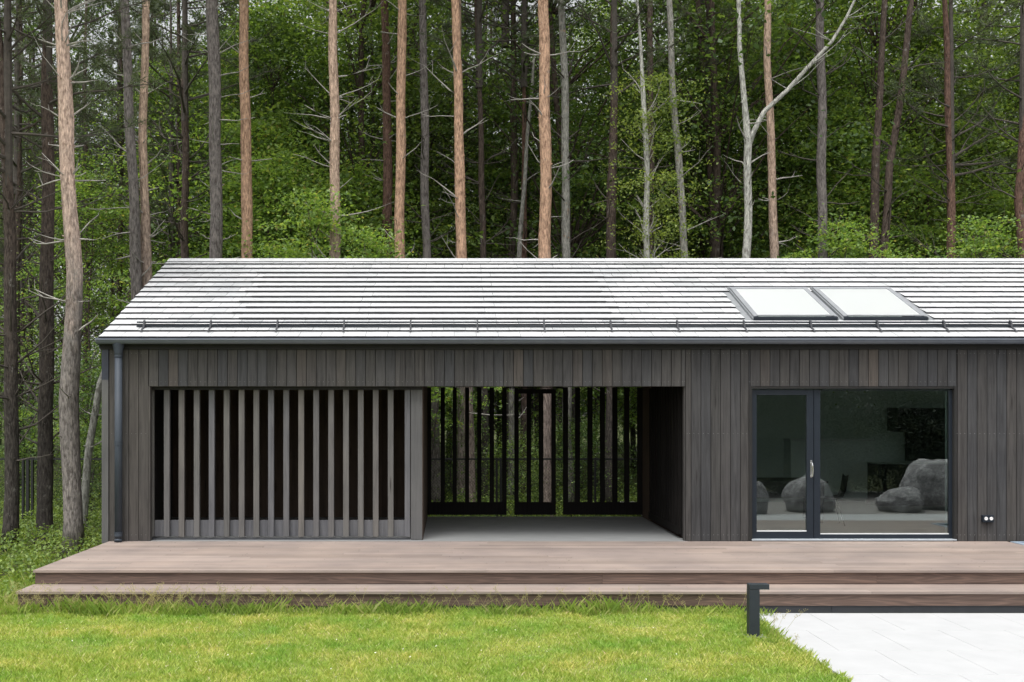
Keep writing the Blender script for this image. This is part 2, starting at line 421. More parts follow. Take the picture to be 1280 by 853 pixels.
# ------------------------------------------------------------------ deck
XR = 12.6
deck = empty('timber_deck', (DXL, -1.25, GZ), 'long pinkish timber deck with two brown-faced steps along the dark house', 'deck')
def boards_y(b, x0, x1, y0, y1, zt, th, pitch, gap=.006, joint=4.2):
    n = max(1, round((y1 - y0) / pitch)); p = (y1 - y0) / n
    for k in range(n):
        xs = [x0]; x = x0 + random.uniform(.8, joint)
        while x < x1 - .4: xs.append(x); x += joint * random.uniform(.8, 1.1)
        xs.append(x1)
        for a, c in zip(xs, xs[1:]):
            b.box(a + (0 if a == x0 else .001), c - (0 if c == x1 else .001), y0 + k * p + gap / 2, y0 + (k + 1) * p - gap / 2, zt - th + random.uniform(-.0006, 0), zt)
PX_POOL0, PX_POOL1 = 8.22, 10.6
b = MB()
boards_y(b, DXL, PX_POOL0, YF, 0.0, ZD, .030, .125)
boards_y(b, PX_POOL1, XR, YF, 0.0, ZD, .030, .125)
boards_y(b, PX_POOL0 + .001, PX_POOL1 - .001, YF, -2.25, ZD, .030, .125)
b.build('deck_boards', M['deck'], deck, bevel=.0015)
b = MB(); boards_y(b, DXL, XR, YS, YF + .02, -.135, .030, .13)
b.build('lower_tread', M['deck'], deck, bevel=.0015)
def riser(b, x0, x1, y0, y1, z0, z1):
    x = x0
    while x < x1:
        e = min(x + random.uniform(3.2, 4.6), x1)
        if x1 - e < .6: e = x1
        b.box(x + .001, e - .001, y0, y1, z0, z1); x = e
b = MB(); riser(b, DXL + .015, XR, YF + .030, YF + .055, -.131, ZD - .034)
b.box(DXL + .012, DXL + .035, YF + .058, 0, -.131, ZD - .034)
b.build('upper_riser', M['riser'], deck)
b = MB(); riser(b, DXL + .015, XR, YS + .030, YS + .055, -.303, -.168)
b.box(DXL + .012, DXL + .035, YS + .058, YF, -.303, -.168)
b.build('lower_riser', M['riser'], deck)
b = MB(); b.box(DXL + .03, XR, YS + .062, YF + .5, GZ - .02, -.31); b.box(DXL + .03, XR, YF + .5, -.01, GZ - .02, -.14)
x = DXL + .03
while x < XR:
    e = min(x + 2.35, XR); b.box(x + .002, e - .002, YS + .045, YS + .060, GZ - .02, -.306); x = e
b.build('plinth', M['plinth'], deck)
# framed dark hatch let into the deck, runs out of the frame on the right
ht = empty('deck_hatch', (PX_POOL0 + 1.1, -1.2, 0), 'dark recessed hatch with pale blue metal rim let into the right end of the deck', 'hatch')
b = MB(); hy0, hy1 = -2.245, -.10
for a in ((PX_POOL0, PX_POOL1, hy0, hy0 + .06), (PX_POOL0, PX_POOL1, hy1 - .06, hy1), (PX_POOL0, PX_POOL0 + .06, hy0 + .061, hy1 - .061), (PX_POOL1 - .06, PX_POOL1, hy0 + .061, hy1 - .061)):
    b.box(a[0], a[1], a[2], a[3], ZD - .05, ZD + .012)
b.build('rim', m_simple('pale blue metal', (.25, .32, .40), (.30, .37, .45), 4, .4), ht)
b = MB(); b.box(PX_POOL0 + .062, PX_POOL1 - .062, hy0 + .062, hy1 - .062, ZD - .06, ZD - .03)
b.build('cover', m_simple('dark blue cover', (.010, .016, .026), (.014, .02, .03), 4, .25), ht)

# ------------------------------------------------------------------ house
house = empty('timber_house', (0, 1.8, -.3), 'low dark timber house with pale slatted roof lines and deep openings', 'house')
ZB, ZT = 0.0, WZ(430)       # cladding bottom / top
ZO = WZ(483)                # opening head
OX0, OX1 = WX(186), WX(857)
WX0, WX1 = WX(936), WX(1195.5)
HX = 12.4                   # right end of house
YR = 3.57                   # plane of the rear gates
EY, EZ, RY, RZ = -.08, 3.017, 3.73, 4.704   # eave / ridge
SL = (RZ - EZ) / (RY - EY)
XV = -5.11
# cladding boards
pitch = .1451; b = MB(); nails = MB()
x = XL + .105
k = 0
while x < HX:
    x1 = min(x + pitch, HX)
    spans = []
    cuts = [(x, x1)]
    for lo, hi, op in ((OX0, OX1, 1), (WX0, WX1, 1)):
        new = []
        for a, c in cuts:
            if c <= lo + .001 or a >= hi - .001: new.append((a, c))
            else:
                if a < lo - .012: new.append((a, lo))
                s0, s1 = max(a, lo), min(c, hi)
                if s1 - s0 > .012: spans.append((s0, s1, ZO, ZT))
                if c > hi + .012: new.append((hi, c))
        cuts = new
    spans += [(a, c, ZD + .006, ZT) for a, c in cuts]
    for a, c, z0, z1 in spans:
        j = random.uniform(0, .0025)
        b.box(a + .0045, c - .0045, -.001 - j, .020, z0, z1)
        for fx in (.27, .73):
            nx = a + (c - a) * fx
            zz = [z0 + .065] if z0 > 1 else [.13, 1.62, 2.8]
            for q in zz: nails.box(nx - .0022, nx + .0022, -.0052 - j, -.0015 - j, q - .0028, q + .0028)
    x = x1; k += 1
b.build('cladding', M['wall'], house)
nails.build('nail_heads', M['nail'], house)
# corner board
b = MB(); b.box(XL, XL + .098, -.016, .09, .01, WZ(475)); b.build('corner_board', m_board('corner board', [(0, (.095, .095, .095)), (1, (.10, .10, .10))], (26, 26, 1.4), .25), house)
b = MB(); b.box(XL - .002, XL + .098, -.014, .09, WZ(475), ZT - .02); b.build('corner_flashing', m_simple('corner flashing', (.018, .022, .036), (.028, .032, .05), 14, .45), house)
# structural walls (dark)
b = MB()
yb0, yb1 = .022, .10
b.box(XL + .01, OX0 - .0, yb0, yb1, ZB, ZT); b.box(OX0, OX1, yb0, yb1, ZO + .003, ZT)
b.box(OX1, WX0, yb0, yb1, ZB, ZT); b.box(WX0, WX1, yb0, yb1, ZO + .003, ZT); b.box(WX1, HX, yb0, yb1, ZB, ZT)
b.build('front_wall', M['black'], house)
# end gables, partitions, rear walls
def roof_z(y): return EZ + SL * (y - EY) - .10
def side(b, x0, x1, y0, y1, z0=GZ):
    b.hexa([(x0, y0, z0), (x1, y0, z0), (x1, y1, z0), (x0, y1, z0), (x0, y0, roof_z(y0)), (x1, y0, roof_z(y0)), (x1, y1, roof_z(y1)), (x0, y1, roof_z(y1))])
b = MB(); side(b, XL + .01, XL + .12, .102, YR)
b.build('gable_wall', M['wall'], house)
BX0 = 4.35                  # the deeper rear block starts here
PXD = WX(528.5)             # partition left of passage
b = MB(); side(b, PXD - .12, PXD, .14, YR - .002, 0.0)
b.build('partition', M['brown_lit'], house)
# passage right-hand wall
PR = WX(859.5)
b = MB(); side(b, PR, PR + .15, .102, YR, 0.0)
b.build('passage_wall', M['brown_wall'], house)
# rear wall of left bay: vertical brown boards
b = MB(); x = XL + .122
while x < PXD - .13:
    x1 = min(x + .145, PXD - .121); b.box(x + .002, x1 - .002, YR - .12, YR - .1, .0, 2.45); x = x1
b.box(XL + .122, PXD - .121, YR - .098, YR - .002, GZ, 2.5)
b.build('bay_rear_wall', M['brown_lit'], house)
b = MB(); b.box(PR - .014, PR - .001, 2.72, YR - .10, ZD + .006, 2.388); b.build('corner_lit_strip', M['brown_lit'], house)  # lighter brown strip puts the lit rear end of the wall into colour
# wall above rear openings up to ridge
b = MB(); b.box(XL + .122, HX - .1, YR - .09, YR, 2.502, RZ - .14); b.build('rear_upper_wall', M['black'], house)
# rear block shell
b = MB()
RB = 7.25
b.hexa([(BX0, YR + .001, GZ), (BX0 + .12, YR + .001, GZ), (BX0 + .12, RB, GZ), (BX0, RB, GZ), (BX0, YR + .001, RZ - .2), (BX0 + .12, YR + .001, RZ - .2), (BX0 + .12, RB, EZ - .1), (BX0, RB, EZ - .1)])
b.box(BX0 + .12, HX, RB - .12, RB, GZ, EZ - .1)
b.box(HX - .1, HX - .0, .102, RB - .121, GZ, .25); b.box(HX - .1, HX, .102, RB - .121, 2.45, EZ - .12)
for q in (.102, 2.4, 4.7, RB - .221): b.box(HX - .1, HX, q, q + .1, .251, 2.449)
b.build('rear_block_walls', M['wall'], house)
b = MB(); b.box(HX - .06, HX - .05, .205, RB - .225, .252, 2.448); b.build('end_glazing_added', M['glass'], house)  # unseen glazing added to let in daylight and brighten the room
# room lining
b = MB()
b.box(PR + .151, 4.74, .101, YR - .1, 2.52, 2.56); b.box(7.28, HX - .11, .101, YR - .1, 2.52, 2.56)
b.box(4.741, 7.279, .101, .66, 2.52, 2.56); b.box(4.741, 7.279, 2.04, YR - .1, 2.52, 2.56)
for q0, q1 in ((4.70, 4.74), (7.28, 7.32)): b.hexa([(q0, .66, 2.562), (q1, .66, 2.562), (q1, 2.04, 2.562), (q0, 2.04, 2.562), (q0, .66, roof_z(.66) - .08), (q1, .66, roof_z(.66) - .08), (q1, 2.04, roof_z(2.04) - .08), (q0, 2.04, roof_z(2.04) - .08)])
for q0, q1 in ((.62, .66), (2.04, 2.08)): b.hexa([(4.741, q0, 2.562), (7.279, q0, 2.562), (7.279, q1, 2.562), (4.741, q1, 2.562), (4.741, q0, roof_z(q0) - .08), (7.279, q0, roof_z(q0) - .08), (7.279, q1, roof_z(q1) - .08), (4.741, q1, roof_z(q1) - .08)])
b.box(PR + .151, HX - .11, YR - .099, RB - .13, 2.62, 2.66)
b.box(BX0 + .121, HX - .11, RB - .16, RB - .13, 0, 2.618)
b.box(BX0 + .121, BX0 + .14, YR + .001, RB - .161, 0, 2.618)
b.box(PR + .151, PR + .17, .103, YR - .1, 0, 2.518)
b.box(PR + .171, BX0 + .12, YR - .03, YR - .001, 0, 2.49)
b.build('room_lining', M['plaster'], house)
b = MB(); b.box(PR + .171, HX - .131, .103, RB - .161, -.04, .004); b.build('room_floor', M['int_floor'], house)
# passage + bay floor
b = MB(); b.box(XL + .121, PR - .001, .003, YR - .0, -.06, ZD + .004); b.build('concrete_floor', M['concrete'], house)
# ceiling of bay and passage
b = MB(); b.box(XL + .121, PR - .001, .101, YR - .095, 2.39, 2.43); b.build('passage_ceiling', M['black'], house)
# reveals of the big opening
b = MB()
b.box(OX0 - .02, OX0 + .018, .003, .101, ZD + .005, ZO); b.box(OX1 - .02, OX1 - .002, .021, .10, ZD + .005, ZO)
b.box(OX0 + .019, OX1 - .021, .021, .101, ZO - .004, ZO + .002)
b.build('opening_reveal', M['wall'], house)

# dark sliding panels on the passage's right wall
b = MB(); xx = PR - .06
for q in range(12):
    yy = .35 + q * .2
    b.box(xx, xx + .045, yy, yy + .06, .10, 2.34)
b.box(xx - .012, xx, .35, 2.62, .10, .22); b.box(xx + .046, xx + .056, .2, 2.62, .07, 2.36)
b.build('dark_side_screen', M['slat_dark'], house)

# ---- front slatted screen
ys = .14
screen = empty('slatted_screen', (0, 0, 0), None, None); screen.parent = house; screen.location = Vector((WX(350), ys, 0)) - wloc(house)
sl = MB()
pos = [92, 151, 213, 277, 340, 403, 466, 528, 590, 654, 717, 780, 843, 906, 968, 1031, 1094, 1165]
for i, cx in enumerate(pos):
    px = 160 + cx * .2969
    x0 = WX(px, ys); wd = .082
    if i == 0: wd = .055
    if i == len(pos) - 1: wd = .080
    sl.box(x0, x0 + wd, ys, ys + .062, WZ(671.3, ys), 2.36)
sl.build('slats', M['slat'], screen, bevel=.002)
b = MB(); b.box(WX(187, ys), WX(513, ys), ys + .064, ys + .10, WZ(670.5, ys + .06), WZ(650.5, ys + .06))
b.build('bottom_rail', M['slat'], screen)
b = MB(); b.box(WX(187, ys), WX(513, ys), ys + .064, ys + .10, 2.27, 2.38); b.build('top_rail', M['slat'], screen)
b = MB(); b.box(WX(513.6, ys), WX(527.9, ys), ys - .02, ys + .075, WZ(674.6, ys), 2.36)
b.build('end_post', m_board('end post board', [(0, (.092, .092, .093)), (1, (.096, .095, .095))], (30, 30, 1.6), .22), screen, bevel=.002)
b = MB(); b.box(WX(187, ys), WX(513, ys), ys + .01, ys + .06, ZD + .005, WZ(673.2, ys)); b.build('track', M['plinth'], screen)

b = MB(); b.box(OX0 + .02, WX(527.9, ys), .102, ys - .025, ZO - .05, ZO + .08); b.build('screen_head_shade', M['black'], house)  # black strip standing in for the shade under the opening head
# ---- rear gates
yg = YR - .08
def gx(c): return WX(500 + c * .2969, yg)
def gz(c): return WZ(460 + c * .2969, yg)
def gate(name, bars, top, bot0, bot1, toprail=None):
    b = MB()
    for a, c in bars: b.box(gx(a), gx(c), yg, yg + .055, gz(bot1), 2.385 if top is None else gz(top))
    b.box(gx(bars[0][0]) + .002, gx(bars[-1][1]) - .002, yg - .012, yg - .001, gz(bot1) - .003, gz(bot0))
    if toprail: b.box(gx(bars[0][0]) + .002, gx(bars[-1][1]) - .002, yg - .012, yg - .001, gz(toprail[1]), gz(toprail[0]))
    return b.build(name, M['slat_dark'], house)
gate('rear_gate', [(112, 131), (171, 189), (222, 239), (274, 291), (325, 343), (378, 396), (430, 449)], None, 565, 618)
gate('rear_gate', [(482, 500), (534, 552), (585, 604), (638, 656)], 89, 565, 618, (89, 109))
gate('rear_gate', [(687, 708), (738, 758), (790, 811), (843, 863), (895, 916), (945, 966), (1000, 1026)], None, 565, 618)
b = MB(); b.box(gx(449) + .001, gx(687) - .001, yg, yg + .055, gz(87), 2.385)
b.build('gate_head', M['slat_dark'], house)
for c in (490, 722, 412):
    b = MB(); b.box(gx(c) - .006, gx(c) + .006, yg + .01, yg + .04, ZD + .006, gz(618) - .004); b.build('gate_foot', M['slat_dark'], house)

# ---- glazed door and window
def fr(b, x0, x1, y0, y1, z0, z1, l_, r_, t_, bo):
    b.box(x0, x0 + l_, y0, y1, z0, z1); b.box(x1 - r_, x1, y0, y1, z0, z1)
    b.box(x0 + l_, x1 - r_, y0, y1, z1 - t_, z1); b.box(x0 + l_, x1 - r_, y0, y1, z0, z0 + bo)
yw = .055
def wx(p): return WX(p, yw)
def wz(p): return WZ(p, yw)
b = MB()
b.box(WX0 - .001, wx(938.6), -.012, yw + .06, ZD + .004, ZO + .0); b.box(WX(1192.5), WX1 + .001, -.012, yw + .06, ZD + .004, ZO)
b.box(wx(938.6), WX(1192.5), .004, yw + .06, ZO - .036, ZO - .001)
b.build('window_reveal', M['black'], house)
win = MB(); fr(win, wx(1017.6), wx(1192.3), yw, yw + .055, wz(673.2), wz(487.2), wx(1025.4) - wx(1017.6), wx(1192.3) - wx(1186.3), .012, wz(668.2) - wz(673.2))
wf = win.build('fixed_window', M['frame'], house, bevel=.002)
b = MB(); b.box(wx(1025.4), wx(1186.3), yw + .02, yw + .026, wz(668.4), wz(488.2)); b.build('pane', M['glass'], wf)
b = MB(); b.box(wx(1025.6), wx(1186.1), yw + .004, yw + .018, wz(668.1), wz(666.9)); b.build('glazing_bead', M['bead'], wf)
dr = MB(); fr(dr, wx(938.6), wx(1016.8), yw - .004, yw + .055, wz(673.2), wz(487.2), wx(945.8) - wx(938.6), wx(1016.8) - wx(1008.4), wz(487.2) - wz(494), wz(664.8) - wz(673.2))
df = dr.build('glazed_door', M['frame'], house, bevel=.002)
b = MB(); b.box(wx(945.8), wx(1008.4), yw + .02, yw + .026, wz(665), wz(493.8)); b.build('pane', M['glass'], df)
b = MB(); b.box(wx(946), wx(1008.2), yw + .002, yw + .018, wz(664.7), wz(663.3)); b.build('glazing_bead', M['bead'], df)
b = MB(); hx, hy = wx(1013.7), yw - .005
b.box(hx - .014, hx + .014, hy - .008, hy, wz(597), wz(575.5))
b.tube([(hx, hy - .005, wz(579)), (hx, hy - .05, wz(579)), (hx + .004, hy - .055, wz(582)), (hx + .010, hy - .055, wz(588)), (hx + .002, hy - .052, wz(596))], [.010, .010, .011, .011, .008], 8)
b.tube([(hx, hy - .02, wz(594.5)), (hx, hy - .004, wz(594.5))], [.009, .009], 8)
b.build('handle', M['chrome'], df, bevel=.003)
b = MB(); b.box(wx(938), wx(1193), -.02, yw + .02, ZD + .014, wz(673.6)); b.build('sill', m_simple('sill metal', (.38, .42, .46), (.45, .49, .53), 4, .35), house)

# ---- outdoor double socket
ox0, ox1, oz0, oz1 = WX(1226.3), WX(1240.3), WZ(652.8), WZ(643.8)
b = MB(); b.box(ox0, ox1, -.052, -.004, oz0, oz1)
so = b.build('power_outlet', M['frame'], house, bevel=.006)
b = MB()
for c in (1230.4, 1236.9):
    cx, cz = WX(c), WZ(648)
    b.tube([(cx, -.0505, cz), (cx, -.057, cz)], [.026, .025], 20)
b.build('socket_cover', M['white'], so)
for c in (1230.4, 1236.9):
    b = MB(); cx, cz = WX(c), WZ(648)
    for dx in (-.008, .008): b.tube([(cx + dx, -.0568, cz), (cx + dx, -.0585, cz)], [.003, .003], 8)
    b.build('socket_holes', M['black'], so)

# ---- roof
b = MB()
def RP(t, x, off=0.0):
    """point on the roof slope, t metres up the slope from the eave, raised by off"""
    ca = 1 / math.sqrt(1 + SL * SL); sa = SL * ca
    return (x, EY + t * ca - off * sa, EZ + t * sa + off * ca)
SLEN = math.hypot(RY - EY, RZ - EZ)
def slab(b, x0, x1, t0, t1, o0a, o0b, o1a, o1b, mis=None):
    """box on the slope: bottom/top offsets at t0 and t1"""
    p = [RP(t0, x0, o0a), RP(t0, x1, o0a), RP(t1, x1, o1a), RP(t1, x0, o1a), RP(t0, x0, o0b), RP(t0, x1, o0b), RP(t1, x1, o1b), RP(t1, x0, o1b)]
    b.hexa(p, mis)
HT0, HT1, HXA, HXB = .86, 2.20, 4.76, 7.26
slab(b, XV + .02, HX + .02, .02, HT0, -.16, -.03, -.16, -.03)
slab(b, XV + .02, HX + .02, HT1, SLEN - .02, -.16, -.03, -.16, -.03)
slab(b, XV + .02, HXA, HT0 + .001, HT1 - .001, -.16, -.03, -.16, -.03)
slab(b, HXB, HX + .02, HT0 + .001, HT1 - .001, -.16, -.03, -.16, -.03)
ca = 1 / math.sqrt(1 + SL * SL)
b.hexa([(BX0 - .1, RY, RZ - .17), (HX + .02, RY, RZ - .17), (HX + .02, RB + .15, EZ - .17), (BX0 - .1, RB + .15, EZ - .17), (BX0 - .1, RY, RZ - .02), (HX + .02, RY, RZ - .02), (HX + .02, RB + .15, EZ - .02), (BX0 - .1, RB + .15, EZ - .02)])
b.hexa([(XV + .02, RY - .02, RZ - .20), (BX0 - .1, RY - .02, RZ - .20), (BX0 - .1, RY + .30, RZ - .32), (XV + .02, RY + .30, RZ - .32), (XV + .02, RY - .02, RZ - .03), (BX0 - .1, RY - .02, RZ - .03), (BX0 - .1, RY + .30, RZ - .15), (XV + .02, RY + .30, RZ - .15)])
roof = b.build('roof', M['tile_edge'], house)
NR = 15; g = SLEN / NR
SK = [(4.68, 5.96), (6.06, 7.34)]; SK0, SK1 = .80, 2.30
tl = MB(); so_ = MB()
MI = [1, 0, 1, 1, 1, 1]
for r in range(NR):
    t0 = r * g - .01; t1 = min(t0 + g + .03, SLEN)
    def put(m_, a, c, solar):
        h = .043 if solar else .034
        jj = random.uniform(-.0012, .0012)
        slab(m_, a + .0022, c - .0022, t0 + (-.012 if solar else random.uniform(-.0015, .0015)), t1, h - .020 - (.006 if solar else 0), h + jj, -.020, .002, MI)
    alt = (r % 2) * .155
    blocks = []
    if 3 <= r <= 12:
        s0 = -3.36 + alt; s1 = 2.55 + alt
        e = np.linspace(s0, s1, 4)
        for a, c in zip(e, e[1:]): put(so_, a, c, True)
        blocks.append((s0, s1))
    tc_ = t0 + g / 2
    if SK0 - .1 < tc_ < SK1 + .02: blocks.append((SK[0][0] - .12, SK[1][1] + .12))
    x = XV - (.155 if r % 2 else 0)
    while x < HX + .02:
        a, c = max(x, XV), min(x + .325, HX + .02)
        for lo, hi in blocks:
            if a < hi and c > lo:
                if a < lo: c = lo
                elif c > hi: a = hi
                else: a = c
        if c - a > .03: put(tl, a, c, False)
        x += .325
tl.build('roof_tiles', [M['tile'], M['tile_edge']], house)
so_.build('solar_tiles', [M['solar'], M['tile_edge']], house)
# ridge capping and verge trim
b = MB()
x = XV
while x < HX:
    e = min(x + .42, HX + .02)
    b.hexa([RP(SLEN - .16, x + .002, .004), RP(SLEN - .16, e - .002, .004), (e - .002, RY + .05, RZ + .028), (x + .002, RY + .05, RZ + .028), RP(SLEN - .16, x + .002, .034), RP(SLEN - .16, e - .002, .034), (e - .002, RY + .05, RZ + .052), (x + .002, RY + .05, RZ + .052)], MI)
    x = e
b.build('ridge_cap', [M['tile'], M['tile_edge']], house)
b = MB(); slab(b, XV - .012, XV - .001, -.01, SLEN, -.16, .008, -.16, .008); b.build('verge_trim', M['steel'], house)
# flashing round skylights
def m_sky_pane():  # white sky reflection put into the pane's base colour
    m, n, l, b, o = nt('skylight glass with painted sky white')
    b.inputs['Base Color'].default_value = (.75, .77, .77, 1); b.inputs['Roughness'].default_value = .08
    t = n.new('ShaderNodeBsdfTranslucent'); t.inputs[0].default_value = (.95, .97, .96, 1)
    x = n.new('ShaderNodeMixShader'); x.inputs[0].default_value = .4
    l.new(b.outputs[0], x.inputs[1]); l.new(t.outputs[0], x.inputs[2]); l.new(x.outputs[0], o.inputs['Surface']); return m
M['skyglass'] = m_sky_pane()
b = MB(); fz = (-.02, .010, -.02, .010)
slab(b, SK[0][0] - .118, SK[1][1] + .118, SK0 - .06, SK0 + .05, *fz); slab(b, SK[0][0] - .118, SK[1][1] + .118, SK1 - .08, SK1 + .08, *fz)
for q0, q1 in ((SK[0][0] - .118, SK[0][0] + .07), (SK[0][1] - .07, SK[1][0] + .07), (SK[1][1] - .07, SK[1][1] + .118)): slab(b, q0, q1, SK0 + .051, SK1 - .081, *fz)
b.build('skylight_flashing', M['lead'], house)
for (a, c) in SK:
    q = MB(); wdt = .075
    def bar(x0, x1, t0, t1, lo=.0, hi=.075): slab(q, x0, x1, t0, t1, lo, hi, lo, hi)
    bar(a, a + wdt, SK0 + .0, SK1); bar(c - wdt, c, SK0, SK1)
    bar(a + wdt, c - wdt, SK1 - .09, SK1, 0, .073)
    sko = q.build('skylight', M['alu'], house, bevel=.004)
    q = MB(); q.poly([RP(SK0 + .02, a + wdt, .066), RP(SK0 + .02, c - wdt, .066), RP(SK1 - .09, c - wdt, .066), RP(SK1 - .09, a + wdt, .066)]); q.build('pane', M['skyglass'], sko)
    q = MB(); slab(q, a - .004, c + .004, SK0 - .035, SK0 - .001, .0, .064, .0, .064); q.build('bottom_skirt', M['frame'], sko, bevel=.004)
    q = MB(); slab(q, a + .05, c - .05, SK0 - .012, SK0 + .03, .076, .086, .076, .086); q.build('glass_clip', M['alu'], sko)
    q = MB(); slab(q, a - .02, a - .003, SK0 - .03, SK1 + .02, 0, .05, 0, .05); slab(q, c + .003, c + .02, SK0 - .03, SK1 + .02, 0, .05, 0, .05)
    slab(q, a - .02, c + .02, SK1 + .002, SK1 + .05, 0, .06, 0, .06)
    q.build('side_cover', M['lead'], sko)
# snow guard
b = MB(); tA = .43
for off, tt in ((.095, .44), (.045, .40)):
    p0, p1 = RP(tt, -4.66, off), RP(tt, HX, off); b.tube([p0, p1], .013, 8)
sg = b.build('snow_guard', M['frame'], house, smooth=True)
x = -4.55
while x < HX:
    b = MB()
    i = len(b.v)
    pr = [RP(.46, x, .028), RP(.47, x, .120), RP(.42, x, .120), RP(.36, x, .05), RP(.20, x, .036), RP(.20, x, .028)]
    for s_ in (-.012, .012): b.v += [(p[0] + s_, p[1], p[2]) for p in pr]
    n6 = 6
    for kk in range(n6):
        j = (kk + 1) % n6; b.f.append((i + kk, i + j, i + n6 + j, i + n6 + kk)); b.m.append(0)
    b.f.append(tuple(range(i, i + n6))); b.m.append(0); b.f.append(tuple(range(i + n6, i + 2 * n6))); b.m.append(0)
    x += .998; b.build('bracket', M['plinth'], sg)
# gutter, fascia
prof = []
R_, gy, gz_ = .062, EY - .055, EZ - .028
for k in range(13):
    a = PI + PI * k / 12; prof.append((gy + R_ * math.cos(a), gz_ + R_ * math.sin(a)))
prof = [(gy - R_ - .008, gz_ + .012), (gy - R_ - .012, gz_ - .004)] + prof + [(gy + R_, gz_ + .02), (gy + R_ - .005, gz_ + .02)]
for k in range(13):
    a = 2 * PI - PI * k / 12; prof.append((gy + (R_ - .004) * math.cos(a), gz_ + (R_ - .004) * math.sin(a)))
prof.append((gy - R_ + .004, gz_ + .012))
b = MB(); b.prism(prof, XV - .012, HX + .02); b.build('gutter', M['gutter'], house)
b = MB(); b.tube([(XV - .012, gy - R_ - .004, gz_ + .012), (HX, gy - R_ - .004, gz_ + .012)], .009, 8)
b.build('gutter_lip', M['gutter'], house, smooth=True)
b = MB(); b.box(XV, HX, -.028, -.004, ZT - .085, EZ - .05); b.build('fascia', M['black'], house)
# downpipe
dx_ = WX(148.2, -.09)
b = MB(); b.tube([(dx_, -.095, z) for z in (ZD + .03, WZ(446))], .054, 20)
b.tube([(dx_, -.095, ZD + .04), (dx_, -.105, ZD + .02), (dx_, -.112, ZD + .004)], .054, 20)
dp = b.build('downpipe', M['steel'], house, smooth=True)
b = MB(); b.tube([(dx_, -.095, z) for z in (WZ(446), WZ(441), WZ(432.5), gz_ - .03)], [.056, .060, .082, .085], 20); b.build('funnel', M['steel'], dp, smooth=True)
for pz in (444.5, 554, 667):
    b = MB(); z = WZ(pz)
    for d_ in (-.028, .022):
        b.tube([(dx_, -.095, z + d_), (dx_, -.095, z + d_ + .010)], .061, 20)
    b.tube([(dx_, -.095, z - .018), (dx_, -.095, z + .022)], .0575, 20); b.box(dx_ - .02, dx_ + .02, -.04, -.004, z - .02, z + .02)
    b.build('pipe_clamp', M['steel'], dp)

# ------------------------------------------------------------------ things inside the room (seen through the glass)
tb = empty('dining_table', (WX(972, 3.2), 3.2, 0.004), 'black dining table inside the room behind the glazed door', 'table')
b = MB(); tx = tb.location.x; b.box(tx - 1.0, tx + .72, 2.7, 3.7, .70, .74); b.build('table_top', M['black_matt'], tb, bevel=.004)
b = MB(); b.box(tx - .95, tx + .67, 2.75, 3.65, .44, .698); b.build('apron', M['black_matt'], tb)
for a in (-.92, .60):
    for c in (2.78, 3.56):
        b = MB(); b.box(tx + a, tx + a + .06, c, c + .06, .004, .44); b.build('leg', M['black_matt'], tb)
def chair(x, y, rz, label):
    r = empty('chair', (x, y, .004), label, 'chair', 'black chairs at the dining table')
    b = MB(); n = 8
    for i in range(n):       # curved shell: seat into back
        pass
    path = [(-.22, .47), (-.10, .45), (.08, .44), (.19, .47), (.24, .58), (.26, .72), (.28, .84)]
    for (a, c), (e, f_) in zip(path, path[1:]):
        for (u0, u1) in ((-.23, -.08), (-.08, .08), (.08, .23)):
            k0 = .03 if abs(u0) > .1 else 0; k1 = .03 if abs(u1) > .1 else 0
            b.hexa([(u0, a, c - .012 + k0), (u1, a, c - .012 + k1), (u1, e, f_ - .012 + k1), (u0, e, f_ - .012 + k0), (u0, a - .01, c + k0), (u1, a - .01, c + k1), (u1, e - .01, f_ + k1), (u0, e - .01, f_ + k0)])
    o = b.build('seat_shell', M['black_matt'], None); o.parent = r
    for sx in (-1, 1):
        for sy in (-1, 1):
            b = MB(); b.tube([(sx * .12, sy * .10, .45), (sx * .23, sy * .22, 0)], [.012, .008], 8)
            o = b.build('leg', M['black_matt'], None); o.parent = r
    r.rotation_euler.z = rz
chair(WX(1036, 2.6), 2.6, -1.75, 'black shell chair at the right end of the dark table behind the glass')
sb = empty('sideboard', (WX(1055, 6.9), 6.8, .004), 'pale sideboard against the far wall seen through the large window pane', 'sideboard')
b = MB(); b.box(WX(985, 6.8), WX(1089, 6.8), 6.62, 7.08, .10, 1.32); b.build('cabinet_body', M['pale_unit'], sb, bevel=.004)
b = MB(); b.box(WX(984, 6.8), WX(1090, 6.8), 6.60, 7.085, 1.322, 1.36); b.build('cabinet_top', M['bead'], sb)
kc = empty('kitchen_counter', (WX(1140, 6.3), 6.4, .004), 'black kitchen counter with pale worktop seen through the large window pane', 'kitchen counter')
b = MB(); b.box(WX(1097, 6.1), WX(1260, 6.1), 6.1, 6.7, .004, .86); b.build('base_cabinet', M['black_matt'], kc)
b = MB(); b.box(WX(1096, 6.1), WX(1260, 6.1), 6.08, 6.7, .862, .885); b.build('worktop', m_simple('worktop', (.3, .34, .33), (.35, .4, .38), 3, .3), kc)
kw = empty('wall_cabinet', (WX(1150, 6.6), 6.6, 1.6), 'black wall cabinet hanging above the kitchen counter inside', 'cabinet')
b = MB(); b.box(WX(1121, 6.6), WX(1260, 6.6), 6.55, 7.08, 1.52, 2.02); b.build('cabinet_box', M['black_matt'], kw)
b = MB(); b.box(WX(1141, 6.7), WX(1260, 6.7), 7.02, 7.085, .89, 1.518); b.build('splashback', M['black_matt'], kw)
cu = MB()
for k in range(8):
    a = WX(1179.5, .3) + k * .012; cu.box(a, a + .009, .22 + (k % 2) * .02, .25 + (k % 2) * .02, .02, 2.3)
tag(cu.build('curtain', m_simple('pale green curtain', (.42, .52, .49), (.5, .6, .56), 4, .9), loc=(WX(1182, .3), .25, .0)), 'narrow pale green curtain drawn to the right edge of the window', 'curtain')

